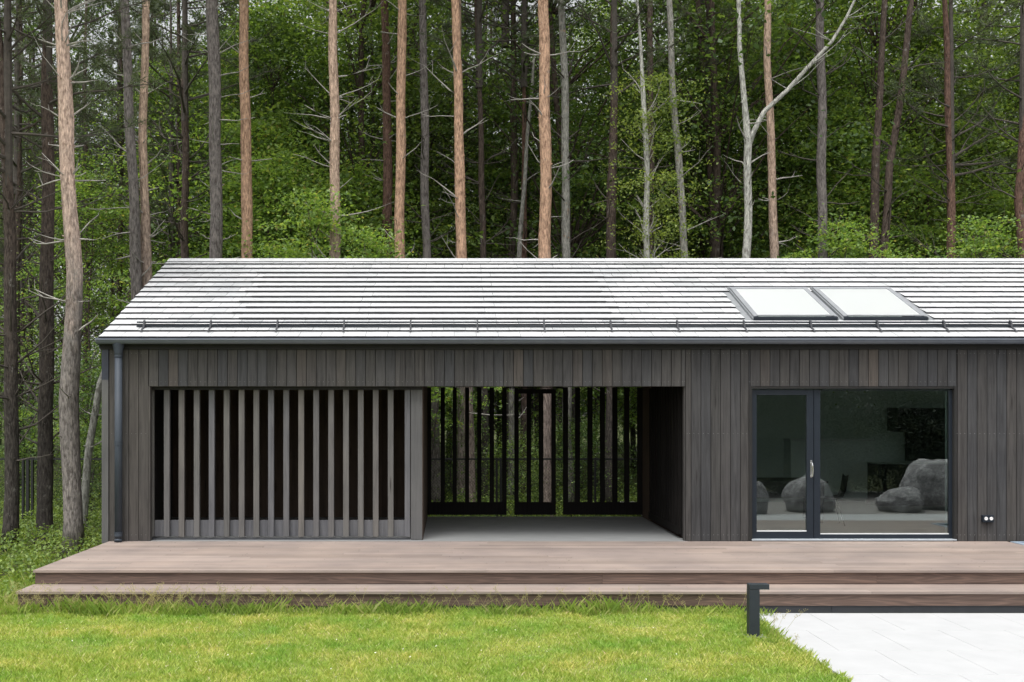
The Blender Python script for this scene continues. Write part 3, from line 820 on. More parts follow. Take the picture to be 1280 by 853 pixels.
# ------------------------------------------------------------------ boulders on the gravel in front (seen as reflections)
def boulder(px, py_base, wpx, hpx, label, seed, yb):
    s = F / (D - yb); x = (px - VX) / s
    # icosphere with layered noise
    import bmesh
    bm = bmesh.new(); bmesh.ops.create_icosphere(bm, subdivisions=4, radius=1)
    for v in bm.verts:
        p = v.co.copy(); q = p * 1.3 + Vector((seed * 7.3,) * 3)
        d = 1 + .24 * noise.noise(q) + .05 * noise.noise(q * 2.6) + .015 * noise.noise(q * 8)
        v.co = p * d
        if v.co.z < -.62: v.co.z = -.62
    me = bpy.data.meshes.new('boulder'); bm.to_mesh(me); bm.free()
    me.materials.append(M['rock'])
    me.polygons.foreach_set('use_smooth', [True] * len(me.polygons))
    o = bpy.data.objects.new('boulder', me); C.objects.link(o)
    wx_, hz = wpx / s / 2, hpx / s / 1.6
    o.scale = (wx_, wx_ * .85, hz); o.location = (x, yb, GZ + .6 * hz)
    tag(o, label, 'boulder', 'boulders on the gravel')
boulder(1013, 643, 58, 46, 'rounded pale boulder mirrored beside the glazed door handle', 1, -8.9)
boulder(942, 650, 40, 44, 'boulder mirrored at the left edge of the glazed door', 2, -8.3)
boulder(1129, 641, 60, 30, 'low smooth oval boulder mirrored in the large pane', 3, -8.9)
boulder(1176, 640, 84, 62, 'biggest boulder mirrored at the right of the large pane', 4, -9.6)

# ------------------------------------------------------------------ bollard
yb = -4.66
def bx(p): return WX(p, yb)
bo = empty('bollard_light', (bx(943), yb, GZ), 'dark grey metal bollard light with a short arm at the corner of lawn and paving', 'bollard')
b = MB(); b.box(bx(936.8), bx(949.8), yb, yb + .10, GZ, WZ(730.8, yb) - .0555); b.build('post', M['bollard'], bo, bevel=.003)
b = MB(); b.box(bx(936.8), bx(961.8), yb - .001, yb + .10, WZ(730.8, yb) - .053, WZ(730.8, yb)); b.build('arm', M['bollard'], bo, bevel=.003)
b = MB(); b.box(bx(951), bx(961), yb + .01, yb + .09, WZ(730.8, yb) - .057, WZ(730.8, yb) - .0535); b.build('lens', M['white'], bo)
b = MB(); b.box(bx(934), bx(957.5), yb - .02, yb + .12, GZ + .018, GZ + .03); b.build('base_plate', M['lead'], bo)

# ------------------------------------------------------------------ fence
FY = 5.5
fz1 = WZ(573, FY)
fence = empty('wire_fence', (-6, FY, GZ), 'black wire mesh fence with steel posts crossing behind the house', 'fence')
b = MB()
def fence_run(x0, x1, posts):
    b.box(x0, x1, FY - .02, FY + .02, fz1 - .035, fz1)
fence_run(-13, BX0 - .02, [])
b.build('top_rail', M['fence'], fence)
for px in (-60, 29, 40.5, 34.8, 330, 621, 626, 744, -240):
    q = MB(); X = WX(px, FY); hw = .028 if px == 34.8 else .02
    q.box(X - hw, X + hw, FY - .03, FY + .03, GZ, fz1 + .01); q.build('post', M['fence'], fence)
x0, x1, zl, zh = -13, BX0 - .03, GZ + .03, fz1 - .035
V = []
def wire(xa, za, xb, zb, t=.0016):
    d_ = np.array([xb - xa, 0, zb - za]); L = np.linalg.norm(d_); nrm = np.array([-d_[2], 0, d_[0]]) / L * t
    V.extend([np.array([xa, FY, za]) - nrm, np.array([xb, FY, zb]) - nrm, np.array([xb, FY, zb]) + nrm, np.array([xa, FY, za]) + nrm])
h = zh - zl; xx = x0
while xx < x1 - h:
    wire(xx, zl, xx + h, zh); wire(xx + h, zl, xx, zh); xx += .065
V = np.array(V) - np.array([-6, FY, GZ])
o = np_mesh('wire_mesh', V, 4, M['fence'], fence)

# ------------------------------------------------------------------ trees
def P3(px, py, y): return Vector((WX(px, y), y, WZ(py, y)))

def stub(b, p, az, L, r, up=.25, seed=0, fork=True):
    """a bare branch: curved, kinked, tapering"""
    rnd = random.Random(seed)
    d_ = Vector((math.cos(az), math.sin(az), up)).normalized(); pts = [p.copy()]; rr = [r]; q = p.copy()
    n = max(3, int(L / .22))
    for i in range(n):
        d_ = (d_ + Vector((rnd.uniform(-.25, .25), rnd.uniform(-.25, .25), rnd.uniform(-.16, .24)))).normalized()
        q = q + d_ * (L / n); pts.append(q.copy()); rr.append(r * (1 - .8 * (i + 1) / n) + .002)
        if fork and i > 0 and rnd.random() < .5 and L > .35:
            dd = (d_ + Vector((rnd.uniform(-.9, .9), rnd.uniform(-.5, .5), rnd.uniform(-.3, .8)))).normalized()
            l2 = L * rnd.uniform(.2, .45); a1 = q + dd * l2 * .5; a2 = a1 + (dd + Vector((0, 0, rnd.uniform(-.2, .4)))).normalized() * l2 * .5
            b.tube([q, a1, a2], [rr[-1] * .75, rr[-1] * .5, .002], 4, cap=False)
    b.tube(pts, rr, 5, cap=False)

NEEDLE_CROWNS = []
def pine_crown_mesh(seed, h=7.5, R=2.6, n_limb=46, npt=330):
    """mesh data for a pine crown standing on z=0, limbs and needle tufts"""
    rnd = random.Random(seed); rng = np.random.default_rng(seed)
    limbs = MB(); cs, ds = [], []
    for i in range(n_limb):
        t = (i + rnd.random()) / n_limb; z = h * t * .92
        az = rnd.uniform(0, 2 * PI); L = R * (1.05 - t) ** .6 * rnd.uniform(.55, 1.1)
        d_ = Vector((math.cos(az), math.sin(az), rnd.uniform(.0, .45))); p = Vector((0, 0, z)); pts = [p.copy()]; rr = [.035 * (1.1 - t)]
        for k in range(5):
            d_ = (d_.normalized() + Vector((rnd.uniform(-.2, .2), rnd.uniform(-.2, .2), rnd.uniform(-.15, .25)))).normalized()
            p = p + d_ * L / 5; pts.append(p.copy()); rr.append(.03 * (1.1 - t) * (1 - (k + 1) / 6))
            if k >= 1:
                for j in range(4):
                    dd = (d_ + Vector((rnd.gauss(0, .8), rnd.gauss(0, .8), rnd.gauss(.1, .35)))).normalized() * rnd.uniform(.15, .5)
                    e = p + dd
                    limbs.tube([p, e], [.008, .003], 3, cap=False)
                    m = npt // 10
                    tt = rng.uniform(.2, 1.05, m)[:, None]
                    cs.append(np.array(p)[None] + np.array(dd)[None] * tt + rng.normal(size=(m, 3)) * .025)
                    ds.append(np.repeat(np.array(dd.normalized())[None] * .8 + np.array([[0, 0, .25]]), m, 0))
        limbs.tube(pts, rr, 5, cap=False)
    limbs.tube([(0, 0, -.05), (0, 0, h * .5), (.05, 0, h * .95)], [.09, .06, .015], 8)
    cs = np.concatenate(cs); ds = np.concatenate(ds)
    nv = needles(cs, ds, .12, .006, rng)
    return limbs, nv
def take_mesh(o):
    me = o.data; bpy.data.objects.remove(o); return me
for sd_i in (3, 9):
    lb, nv = pine_crown_mesh(sd_i)
    NEEDLE_CROWNS.append((take_mesh(lb.build('crown_limbs', M['twig'])), take_mesh(np_mesh('needles', nv, 3, M['needle']))))
SPARSE = []
for sd_i in (5, 6, 8):
    lb, nv = pine_crown_mesh(sd_i, 6.5, 2.9, 26, 260)
    SPARSE.append((take_mesh(lb.build('crown_limbs', M['twig'])), take_mesh(np_mesh('needles', nv, 3, M['needle']))))

def link(name, me, parent, loc=(0, 0, 0), rz=0, scale=(1, 1, 1)):
    o = bpy.data.objects.new(name, me); C.objects.link(o); o.parent = parent
    o.location = loc; o.rotation_euler = (0, 0, rz); o.scale = scale; return o

SEED = [100]
def stem_tree(name, pts_px, y, mat_, label, cat='tree', top=14.0, crown='pine', stubs=14, stub_rng=(2.5, 10), stub_len=(.25, .9), stubmat='dead', sides=12, crown_z=None, group=None, wscale=1.0, flare=1.25, up=(-.15, .85)):
    """pts_px: (px, py, width px) down the picture at depth y"""
    SEED[0] += 1; rnd = random.Random(SEED[0]); stubs = int(stubs * 1.5)
    pts_px = sorted(pts_px, key=lambda q: -q[1])   # bottom first
    P = [P3(a, c, y) for a, c, w_ in pts_px]; Rd = [w_ / S(y) / 2 * wscale for a, c, w_ in pts_px]
    # extend down to the ground
    if P[0].z > GZ + .05:
        d_ = (P[1] - P[0]) if len(P) > 1 else Vector((0, 0, 1)); k = (P[0].z - GZ) / max(d_.z, .2)
        base = P[0] - d_ * k * .6; base.z = GZ - .05
        P.insert(0, base); Rd.insert(0, Rd[0] * 1.06)
    else: P[0].z = GZ - .05
    dl = (P[-1] - P[-2]).normalized(); zt = P[-1].z
    if top > zt:
        q = P[-1] + dl * ((top - zt) / max(dl.z, .5)) ; P.append(q); Rd.append(Rd[-1] * .45)
    # resample
    out, ro = [], []
    for i in range(len(P) - 1):
        m = max(2, int((P[i + 1] - P[i]).length / .45))
        for k in range(m):
            t = k / m; p = P[i].lerp(P[i + 1], t)
            p = p + Vector((noise.noise(p * .6 + Vector((SEED[0],) * 3)) * .05, noise.noise(p * .5 + Vector((SEED[0] + 9,) * 3)) * .05, 0))
            out.append(p); r = Rd[i] * (1 - t) + Rd[i + 1] * t
            h_ = p.z - GZ; ro.append(r * (1 + (flare - 1) * math.exp(-h_ / .22)))
    out.append(P[-1]); ro.append(Rd[-1])
    base = Vector((P[0].x, P[0].y, GZ))
    root = empty(name, base, label, cat, group)
    b = MB(); b.tube(out, ro, sides, .14)
    for k in range(stubs + 6):
        z = rnd.uniform(stub_rng[0] * .5, stub_rng[1]); i = min(range(len(out)), key=lambda j: abs(out[j].z - z))
        az = rnd.uniform(0, 2 * PI); d_ = Vector((math.cos(az), math.sin(az), .4)).normalized()
        b.tube([out[i], out[i] + d_ * (ro[i] + rnd.uniform(.01, .05))], [.018, .009], 5)
    b.build('trunk', mat_, root, smooth=True)
    for k in range(stubs):
        b = MB()
        z = rnd.uniform(*stub_rng); i = min(range(len(out)), key=lambda j: abs(out[j].z - z))
        az = rnd.choice([0, PI]) + rnd.gauss(0, .7); L = rnd.uniform(*stub_len)
        stub(b, out[i].copy(), az, L, rnd.uniform(.009, .022), rnd.uniform(*up), rnd.random() * 1e6)
        b.build('branch', M[stubmat], root, smooth=True)
    if crown:
        cz = crown_z if crown_z is not None else top - 5.5
        i = min(range(len(out)), key=lambda j: abs(out[j].z - cz)); p = out[i] - base
        lm, nm = rnd.choice(NEEDLE_CROWNS if crown == 'pine' else SPARSE)
        c = link('crown', nm, root, p, rnd.uniform(0, 6)); link('limbs', lm, c)
    return root, out, ro

T = stem_tree
# the front-left pine standing beside the deck
yq = F / ((695 - VY) / (CZ - GZ)) - D
T('pine_tree', [(74, -60, 15), (78, 60, 18), (83, 150, 19), (89, 260, 20), (92, 340, 22), (90, 420, 23), (88, 500, 25), (90, 600, 24), (92, 695, 26)], 1.3, M['front_pine'], 'tall leaning pine with flaking pinkish top growing right beside the left end of the deck', 'pine tree', 13, 'pine', 26, (2.2, 8.5), (.25, .85), sides=20, crown_z=9.3, wscale=.93)
T('pine_tree', [(5, 160, 13), (14, 300, 14), (14, 500, 17), (12, 685, 19)], 2.2, M['pine_dark'], 'crooked dark trunk at the left edge of the photo, in front of the fence', 'pine tree', 9, 'sparse', 26, (1.2, 6), (.5, 1.7), 'twig', sides=14, crown_z=5.8)
T('pine_tree', [(60, -20, 10), (60, 120, 14), (60, 330, 17), (58, 520, 18), (56, 668, 20)], 2.9, M['pine_dark'], 'straight dark reddish pine between the fence posts and the leaning front pine', 'pine tree', 12, 'sparse', 24, (1.5, 7), (.5, 1.5), 'twig', sides=14, crown_z=7)
T('birch_tree', [(140, 440, 6), (126, 480, 8), (112, 560, 10), (104, 640, 11)], 4.2, M['aspen'], 'thin pale bent birch stem between the front pine and the house corner', 'birch tree', 1.0, None, 4, (1, 2.6), (.3, .7), sides=8)
T('pine_tree', [(157, -10, 10), (161, 130, 12), (167, 260, 13), (171, 380, 14)], 5.0, M['pine_grey'], 'grey trunk just left of the white barkless one, behind the roof verge', 'pine tree', 13, 'pine', 12, (3, 9), (.3, .9), crown_z=10.5)
T('dead_pine', [(182, -10, 9), (181, 120, 10), (180, 240, 11), (184, 360, 13)], 5.2, M['pine_mid'], 'slim pale dead pine with peeling bark touching the grey trunk behind the verge', 'dead tree', 11.5, None, 22, (3.5, 9.5), (.2, .6), sides=10)
T('pine_tree', [(266, -10, 15), (269, 150, 15), (269, 330, 16)], 7, M['pine_grey'], 'thick straight grey pine rising behind the left end of the roof ridge', 'pine tree', 16, 'pine', 18, (4.5, 10.5), (.3, 1.0), crown_z=11.5)
T('pine_tree', [(304, -10, 11), (306, 150, 13), (308, 330, 14)], 7.5, M['pine_orange'], 'clean orange pine immediately right of the thick grey pine', 'pine tree', 16, 'pine', 6, (5, 11), (.2, .6), crown_z=11.8)
T('pine_tree', [(415, -10, 10), (417, 150, 12), (419, 330, 14)], 7, M['pine_mid'], 'pinkish pine with short pale twigs standing in front of the bright maple', 'pine tree', 16, 'pine', 22, (4.5, 10.5), (.3, 1.1), crown_z=11.5)
T('pine_tree', [(480, -10, 9), (483, 150, 11), (486, 330, 13)], 10.5, M['pine_red'], 'shaded reddish pine just left of the brighter orange pine', 'pine tree', 17, 'pine', 10, (5, 11), (.3, .8), crown_z=13)
T('pine_tree', [(503, -10, 11), (502, 150, 12), (500, 330, 13)], 8, M['pine_orange'], 'orange pine forming a close pair with the shaded reddish one', 'pine tree', 16, 'pine', 10, (5, 11), (.3, 1.0), crown_z=12)
T('pine_tree', [(568, -10, 10), (572, 120, 11), (576, 250, 13), (579, 330, 13), (585, 490, 12), (590, 645, 12)], 7.5, M['pine_orange'], 'slightly leaning orange pine left of the middle of the ridge', 'pine tree', 16, 'pine', 12, (1.5, 10.5), (.3, 1.1), crown_z=12)
T('pine_tree', [(680, -10, 13), (681, 150, 14), (682, 330, 15), (684, 645, 15)], 7, M['pine_orange'], 'thickest orange pine rising near the middle of the ridge', 'pine tree', 16, 'pine', 12, (4, 10.5), (.3, 1.0), crown_z=11.8)
T('grey_tree', [(700, -10, 8), (705, 100, 9), (707, 330, 11), (711, 640, 12)], 9, M['aspen_grey'], 'grey stem just right of the thickest orange pine', 'tree', 14, None, 16, (3, 10), (.4, 1.4), 'twig')
T('pine_tree', [(573, -10, 8), (575, 330, 10), (577, 645, 11)], 9.5, M['pine_mid'], 'pinkish pine standing right behind the slightly leaning orange pine', 'pine tree', 15, None, 5, (.5, 9), (.3, .8))
T('birch_tree', [(668, 60, 3), (650, 300, 6), (641, 480, 7), (637, 645, 9)], 10.5, M['aspen_grey'], 'slim mottled birch seen between the left rear gate and the gate door', 'birch tree', 9, None, 8, (.5, 8), (.3, .8))
T('pine_tree', [(765, 250, 12), (762, 645, 13)], 8.8, M['pine_dark'], 'dark trunk seen through the middle of the right rear gate', 'pine tree', 12, 'sparse', 8, (2, 9), (.5, 1.5), 'twig', crown_z=9)
T('birch_tree', [(794, -50, 1.5), (797, 10, 2.5), (801, 60, 4), (805, 120, 6), (808, 230, 7), (810, 330, 8)], 7.8, M['aspen'], 'slim pale birch with yellow green twigs, right of the middle', 'birch tree', 12, None, 34, (3.6, 8.8), (.3, .95), sides=9, up=(.5, 1.9))
T('grey_tree', [(813, -10, 7), (812, 160, 8), (813, 330, 9)], 9.5, M['pine_dark'], 'dark stem directly behind the slim pale birch with yellow green twigs', 'tree', 14, None, 8, (4, 10), (.4, 1.0), 'twig')
T('aspen_tree', [(835, -10, 7), (840, 90, 8), (847, 190, 9), (854, 290, 9), (857, 330, 10)], 8, M['aspen_grey'], 'curved grey aspen stem bowing right towards its foot', 'aspen tree', 12, None, 8, (4, 10), (.3, 1.0))
T('pine_tree', [(870, -10, 6), (885, 150, 8), (893, 330, 9)], 12, M['pine_dark'], 'thin dark trunk in the shade left of the white forked aspen', 'pine tree', 13, 'sparse', 14, (4, 10), (.4, 1.3), 'twig', crown_z=9.5)
# forked white aspen
root, out, ro = T('aspen_tree', [(924, -60, 3), (922, 0, 5), (924, 60, 6), (930, 130, 7), (936, 180, 9.5), (935, 260, 10), (932, 330, 10.5)], 8.2, M['aspen'], 'white forked aspen whose right limb sweeps up over the dark trunks', 'aspen tree', 12, None, 6, (4.5, 9), (.3, .8), sides=12)
b = MB(); L_ = [(936, 184, 8), (942, 165, 7.5), (955, 140, 7), (985, 112, 6.5), (1012, 82, 6), (1040, 52, 5), (1058, 22, 4), (1074, -12, 3), (1090, -50, 2)]
pp = [P3(a, c, 8.2 - .03 * i) for i, (a, c, w_) in enumerate(L_)]; b.tube(pp, [w_ * .85 / S(8.2) / 2 for a, c, w_ in L_], 10, .1)
for i in (3, 4, 5, 6): 
    for k in range(2): stub(b, pp[i], random.choice([0, PI]) + random.uniform(-.5, .5), random.uniform(.5, 1.1), .012, random.uniform(.1, .8), i * 31 + k)
b.build('forked_limb', M['aspen'], root, smooth=True)
T('pine_tree', [(958, -10, 8), (961, 100, 9), (965, 200, 10), (967, 330, 11)], 8.5, M['pine_mid'], 'slim pine with orange patches just right of the white forked aspen', 'pine tree', 14, 'pine', 10, (4.5, 10), (.3, 1.0), crown_z=12)
T('grey_tree', [(1024, -10, 10), (1027, 150, 11), (1029, 330, 12)], 8.5, M['pine_grey'], 'dark grey trunk crossed by the sweeping limb of the forked aspen', 'tree', 14, 'sparse', 18, (4.5, 10.5), (.5, 1.4), 'twig', crown_z=11)
T('grey_tree', [(1106, -10, 7), (1100, 110, 8), (1094, 220, 10), (1092, 330, 11)], 9, M['pine_dark'], 'left stem of the close dark pair right of the maple foliage', 'tree', 14, None, 14, (4.5, 10.5), (.5, 1.4), 'twig')
T('grey_tree', [(1141, -10, 7), (1130, 90, 8), (1112, 210, 9), (1103, 330, 10)], 9, M['pine_dark'], 'right leaning stem of the close dark pair right of the maple foliage', 'tree', 14, None, 14, (4.5, 10.5), (.5, 1.4), 'twig')
T('pine_tree', [(1178, -40, 5), (1183, 60, 7), (1186, 180, 9), (1190, 330, 11)], 9.5, M['pine_red'], 'reddish trunk with tangled bare boughs above the right part of the roof', 'pine tree', 11, 'sparse', 26, (4, 9), (.5, 1.8), 'twig', crown_z=7.6)
T('pine_tree', [(1290, 60, 10), (1278, 180, 11), (1272, 250, 11), (1280, 330, 12)], 9, M['pine_red'], 'bent reddish trunk at the right edge of the photo', 'pine tree', 11, 'sparse', 22, (4, 9), (.6, 1.9), 'twig', crown_z=8)
T('pine_tree', [(230, 30, 7), (231, 150, 9), (231, 330, 10)], 9.5, M['pine_dark'], 'dark pine with wide bare boughs between the grey trunks at left', 'pine tree', 12, 'sparse', 30, (3.5, 10), (.7, 2.0), 'twig', crown_z=9)
T('grey_tree', [(528, -10, 9), (531, 150, 10), (534, 330, 11), (546, 645, 15)], 9, M['pine_grey'], 'shaded grey trunk right of the pair of orange pines', 'tree', 15, None, 12, (4.5, 12), (.4, 1.2), 'twig')
T('pine_tree', [(597, 60, 5), (600, 180, 7), (604, 330, 8), (606, 645, 9)], 9.8, M['pine_dark'], 'thin dark trunk in the shade right of the leaning orange pine', 'pine tree', 13, 'sparse', 18, (4, 12), (.5, 1.4), 'twig', crown_z=10)
T('pine_tree', [(656, 130, 5), (655, 330, 8), (655, 645, 10)], 11, M['pine_red'], 'thin reddish trunk in the shade left of the thickest orange pine', 'pine tree', 12, 'sparse', 14, (4, 11), (.5, 1.4), 'twig', crown_z=10)

# yellow green twig leaves on the broken birch: a crown of its own
for o in list(bpy.data.objects):
    if o.get('label', '').startswith('slim pale birch'):
        rng = np.random.default_rng(5); cc = []
        for k in range(190):
            px = rng.normal(818, 27); py = rng.uniform(95, 330); w_ = .22
            c0 = np.array(P3(px, py, 7.8 + rng.normal() * .3)); cc.append(c0 + rng.normal(size=(26, 3)) * np.array([.16, .12, .06]))
        cc = np.concatenate(cc) - np.array(o.location)
        np_mesh('crown', leaves(cc, .062, .6, rng=rng), 4, M['leaf_yel'], o)

# ---- background trees: prototypes
def broad_mesh(seed, H, R, z0, ncl, per, lsize, mat_key, flat=.35, spread=.55, trunk_r=.09):
    """mesh data of a broadleaved tree: (trunk with limbs, crown)"""
    rnd = random.Random(seed); rng = np.random.default_rng(seed)
    b = MB(); pts = []; p = Vector((0, 0, 0)); nseg = 9
    lean = Vector((rnd.gauss(0, .03), rnd.gauss(0, .03), 0))
    for i in range(nseg + 1):
        pts.append(p.copy()); p = p + Vector((rnd.gauss(0, .06), rnd.gauss(0, .06), H * .95 / nseg)) + lean * H / nseg
    b.tube(pts, [trunk_r * (1 - .85 * i / nseg) for i in range(nseg + 1)], 8, .1)
    cs = []
    for k in range(ncl):
        t = rnd.random() ** .85; z = z0 + (H - z0) * t
        env = R * (math.sin(PI * min(1, (.18 + .82 * t)) ** .9) ** .7 + .12)
        az = rnd.uniform(0, 2 * PI); rad = env * (rnd.random() ** .55)
        lump = 1 + .75 * noise.noise(Vector((math.cos(az) * 1.2, math.sin(az) * 1.2, z * .5 + seed)))
        rad *= lump
        c = Vector((math.cos(az) * rad, math.sin(az) * rad, z))
        i = max(0, min(nseg, int((z - rad * .45) / (H * .95) * nseg))); q = pts[i]
        if k % 3 == 0:
            mid = q.lerp(c, .5) + Vector((0, 0, .15 * rad)); b.tube([q, mid, c], [trunk_r * .22, trunk_r * .14, .006], 4, cap=False)
        sp = spread * rnd.uniform(.6, 1.3); m = int(per * rnd.uniform(.5, 1.5))
        g_ = rng.normal(size=(m, 3)) * np.array([sp, sp, sp * flat])
        # sprays tilt outward
        g_[:, 2] -= .25 * (g_[:, 0] * math.cos(az) + g_[:, 1] * math.sin(az))
        cs.append(np.array(c)[None] + g_)
    cs = np.concatenate(cs)
    tr = take_mesh(b.build('trunk', M['pine_dark'], smooth=True))
    cr = take_mesh(np_mesh('crown', leaves(cs, lsize, 1.0, rng=rng), 4, M[mat_key]))
    return tr, cr

MAPLE = [broad_mesh(21, 7.5, 2.0, 1.0, 150, 95, .088, 'leaf_fresh', .16, .42, .05), broad_mesh(22, 6.0, 1.7, .6, 120, 95, .085, 'leaf_fresh', .16, .40, .04)]
TALL = [broad_mesh(31, 17, 3.2, 3.0, 330, 80, .105, 'leaf_mid', .4, .6, .13), broad_mesh(32, 15, 2.8, 2.0, 300, 78, .10, 'leaf_mid', .4, .55, .12),
        broad_mesh(33, 18, 3.0, 4.0, 310, 80, .105, 'leaf_dark', .4, .6, .13), broad_mesh(34, 13, 2.6, 1.5, 290, 78, .095, 'leaf_dark', .35, .5, .10)]
FRESH = [broad_mesh(61, 11, 2.6, 1.5, 210, 100, .092, 'leaf_fresh', .16, .5, .06), broad_mesh(62, 13, 2.8, 2.5, 220, 100, .095, 'leaf_fresh', .18, .55, .07), broad_mesh(63, 12, 2.4, 3.5, 170, 90, .09, 'leaf_mid', .2, .5, .07)]
BUSH = [broad_mesh(41, 2.6, 1.3, .1, 60, 70, .06, 'leaf_dark', .5, .3, .03), broad_mesh(42, 3.4, 1.4, .2, 75, 70, .065, 'leaf_dark', .5, .32, .03), broad_mesh(43, 2.0, 1.2, .1, 50, 70, .055, 'leaf_mid', .5, .28, .025)]

def put_tree(name, proto, x, y, rz, s, label, cat, group, sz=None):
    r = empty(name, (x, y, GZ), label, cat, group, rz)
    r.scale = (s, s, sz or s)
    link('trunk', proto[0], r); link('crown', proto[1], r); return r

# thin young maples in front of the trunks
THIN = [broad_mesh(91, 7.0, 1.7, 2.6, 40, 85, .085, 'leaf_fresh', .14, .36, .035), broad_mesh(92, 6.2, 1.5, 2.2, 34, 85, .085, 'leaf_fresh', .14, .34, .03)]
for px, y, i, s, lab in ((335, 6.1, 1, .93, 'thin maple whose leaves cross the clean orange pine just above the ridge'),
                         (392, 6.3, 0, .98, 'thin fresh maple leaning its leaves over the pinkish pine'),
                         (462, 6.0, 0, .86, 'thin low maple in front of the reddish and orange pine pair'),
                         (528, 6.4, 1, .80, 'thin low maple in front of the foot of the leaning orange pine'),
                         (1052, 8.0, 0, .95, 'thin green maple in front of the gap right of the dark grey trunk'),
                         (1120, 8.2, 1, .95, 'thin low maple in front of the close dark pair of stems'),
                         (1225, 8.1, 0, .95, 'thin maple in front of the wood near the right edge')):
    put_tree('young_maple', THIN[i], WX(px, y), y, random.uniform(0, 6), s, lab, 'maple tree', 'thin young maples near the house')
# bright maples close behind the roof
for px, y, i, s, lab in ((345, 9.5, 0, 1.12, 'bright green maple filling the gap between the clean orange pine and the pinkish pine'),
                         (388, 8.6, 1, 1.0, 'low light green maple just left of the pinkish pine with pale twigs'),
                         (455, 9.2, 1, .92, 'low light green maple right of the pinkish pine with pale twigs'),
                         (322, 11.5, 0, 1.3, 'tall light green maple behind the clean orange pine'),
                         (438, 12, 0, 1.15, 'tall green maple behind the pinkish pine with pale twigs'),
                         (505, 10.0, 1, .85, 'small bright maple between the orange pine pair and the leaning orange pine'),
                         (1070, 12.5, 0, 1.2, 'tall green maple just left of the close dark pair of stems'),
                         (1048, 10.5, 1, 1.05, 'mid green maple between the dark grey trunk and the close dark pair'),
                         (1000, 12.5, 0, .9, 'green maple in the shade behind the slim pine with orange patches'),
                         (1238, 13, 0, 1.1, 'light green maple behind the bare boughs near the right edge')):
    put_tree('maple_tree', MAPLE[i], WX(px, y), y, random.uniform(0, 6), s, lab, 'maple tree', 'maples behind the house')

for px, y, i, s, lab in ((360, 13.5, 1, 1.05, 'tall fresh green crown reaching the picture top between orange and pinkish pine'),
                         (745, 14.5, 0, 1.15, 'fresh green tree filling the gap right of the thickest orange pine near the top'),
                         (895, 13.0, 2, 1.1, 'tall green tree just left of the white forked aspen'),
                         (1000, 14.0, 1, 1.05, 'tall fresh green tree under the sweeping limb of the forked aspen'),
                         (1065, 12.8, 0, .95, 'fresh green tree between the dark grey trunk and the left stem of the dark pair'),
                         (1165, 13.5, 2, 1.1, 'green tree between the right leaning dark stem and the reddish trunk'),
                         (1255, 14.5, 1, .95, 'fresh green tree behind the tangled boughs near the right edge'),
                         (215, 15.0, 1, .95, 'fresh green tree glimpsed behind the dark pine with wide boughs'),
                         (105, 13.0, 0, .8, 'green tree glimpsed right of the leaning front pine'),
                         (540, 15.0, 2, 1.0, 'green tree behind the grey trunk right of the orange pine pair'),
                         (640, 16.0, 1, .95, 'green tree crown high between the leaning and the thickest orange pine')):
    put_tree('leafy_tree', FRESH[i], WX(px, y), y, random.uniform(0, 6), s, lab, 'tree', 'fresh green trees at the edge of the wood')
rnd = random.Random(77)
GB = 'distant broadleaf trees'; GP = 'distant pines'
LB = 'leafy green tree standing deep in the woods behind the house'
LP = 'thin dark pine with bare boughs standing deep in the woods behind the house'
POLE = []
for sd_i in range(3):      # distant pine: dark trunk with bare boughs, needles at the top
    r2 = random.Random(500 + sd_i); b = MB(); pts = [Vector((0, 0, 0))]
    for i in range(12): pts.append(pts[-1] + Vector((r2.gauss(0, .04), r2.gauss(0, .04), 1.35)))
    b.tube(pts, [.11 * (1 - .7 * i / 12) for i in range(13)], 8, .1)
    for k in range(55):
        z = r2.uniform(1.5, 13); p = pts[int(z / 1.35)].lerp(pts[min(12, int(z / 1.35) + 1)], (z / 1.35) % 1)
        stub(b, p, r2.uniform(0, 2 * PI), r2.uniform(.6, 2.1), .014, r2.uniform(-.1, .5), r2.random() * 1e6)
    POLE.append(take_mesh(b.build('trunk', M['pine_dark'], smooth=True)))

placed = []
def ok(x, y, d):
    for a, c in placed:
        if (a - x) ** 2 + (c - y) ** 2 < d * d: return False
    placed.append((x, y)); return True
cnt = 0
for k in range(900):
    y = rnd.uniform(12, 46); half = (y + D) * .62
    x = rnd.uniform(-.60 * half * 1.0 - 1, 1.0 * half) if False else rnd.uniform(-(y + D) * .50, (y + D) * .62)
    if not ok(x, y, 1.9 if y < 25 else 2.4): continue
    cnt += 1
    if cnt > 138: break
    px = VX + x * S(y)
    conif = rnd.random() < .75 if (530 < px < 860 and y < 30) else rnd.random() < (.72 if px < 270 or px > 1150 else .30)
    if conif:
        r = empty('pine_tree', (x, y, GZ), LP, 'pine tree', GP, rnd.uniform(0, 6)); s = rnd.uniform(.85, 1.25); r.scale = (s, s, s)
        j = rnd.randrange(3); link('trunk', POLE[j], r)
        lm, nm = rnd.choice(SPARSE + NEEDLE_CROWNS); c = link('crown', nm, r, (0, 0, rnd.uniform(6, 10))); link('limbs', lm, c)
    else:
        dark = 540 < px < 860
        put_tree('broadleaf_tree', rnd.choice(TALL[2:] if dark and y < 24 else TALL), x, y, rnd.uniform(0, 6), rnd.uniform(.85, 1.25), LB, 'tree', GB)
for k in range(46):
    y = rnd.uniform(48, 60); x = rnd.uniform(-(y + D) * .47, (y + D) * .60)
    if not ok(x, y, 3.0): continue
    put_tree('broadleaf_tree', rnd.choice(TALL), x, y, rnd.uniform(0, 6), rnd.uniform(.85, 1.05), LB, 'tree', GB)
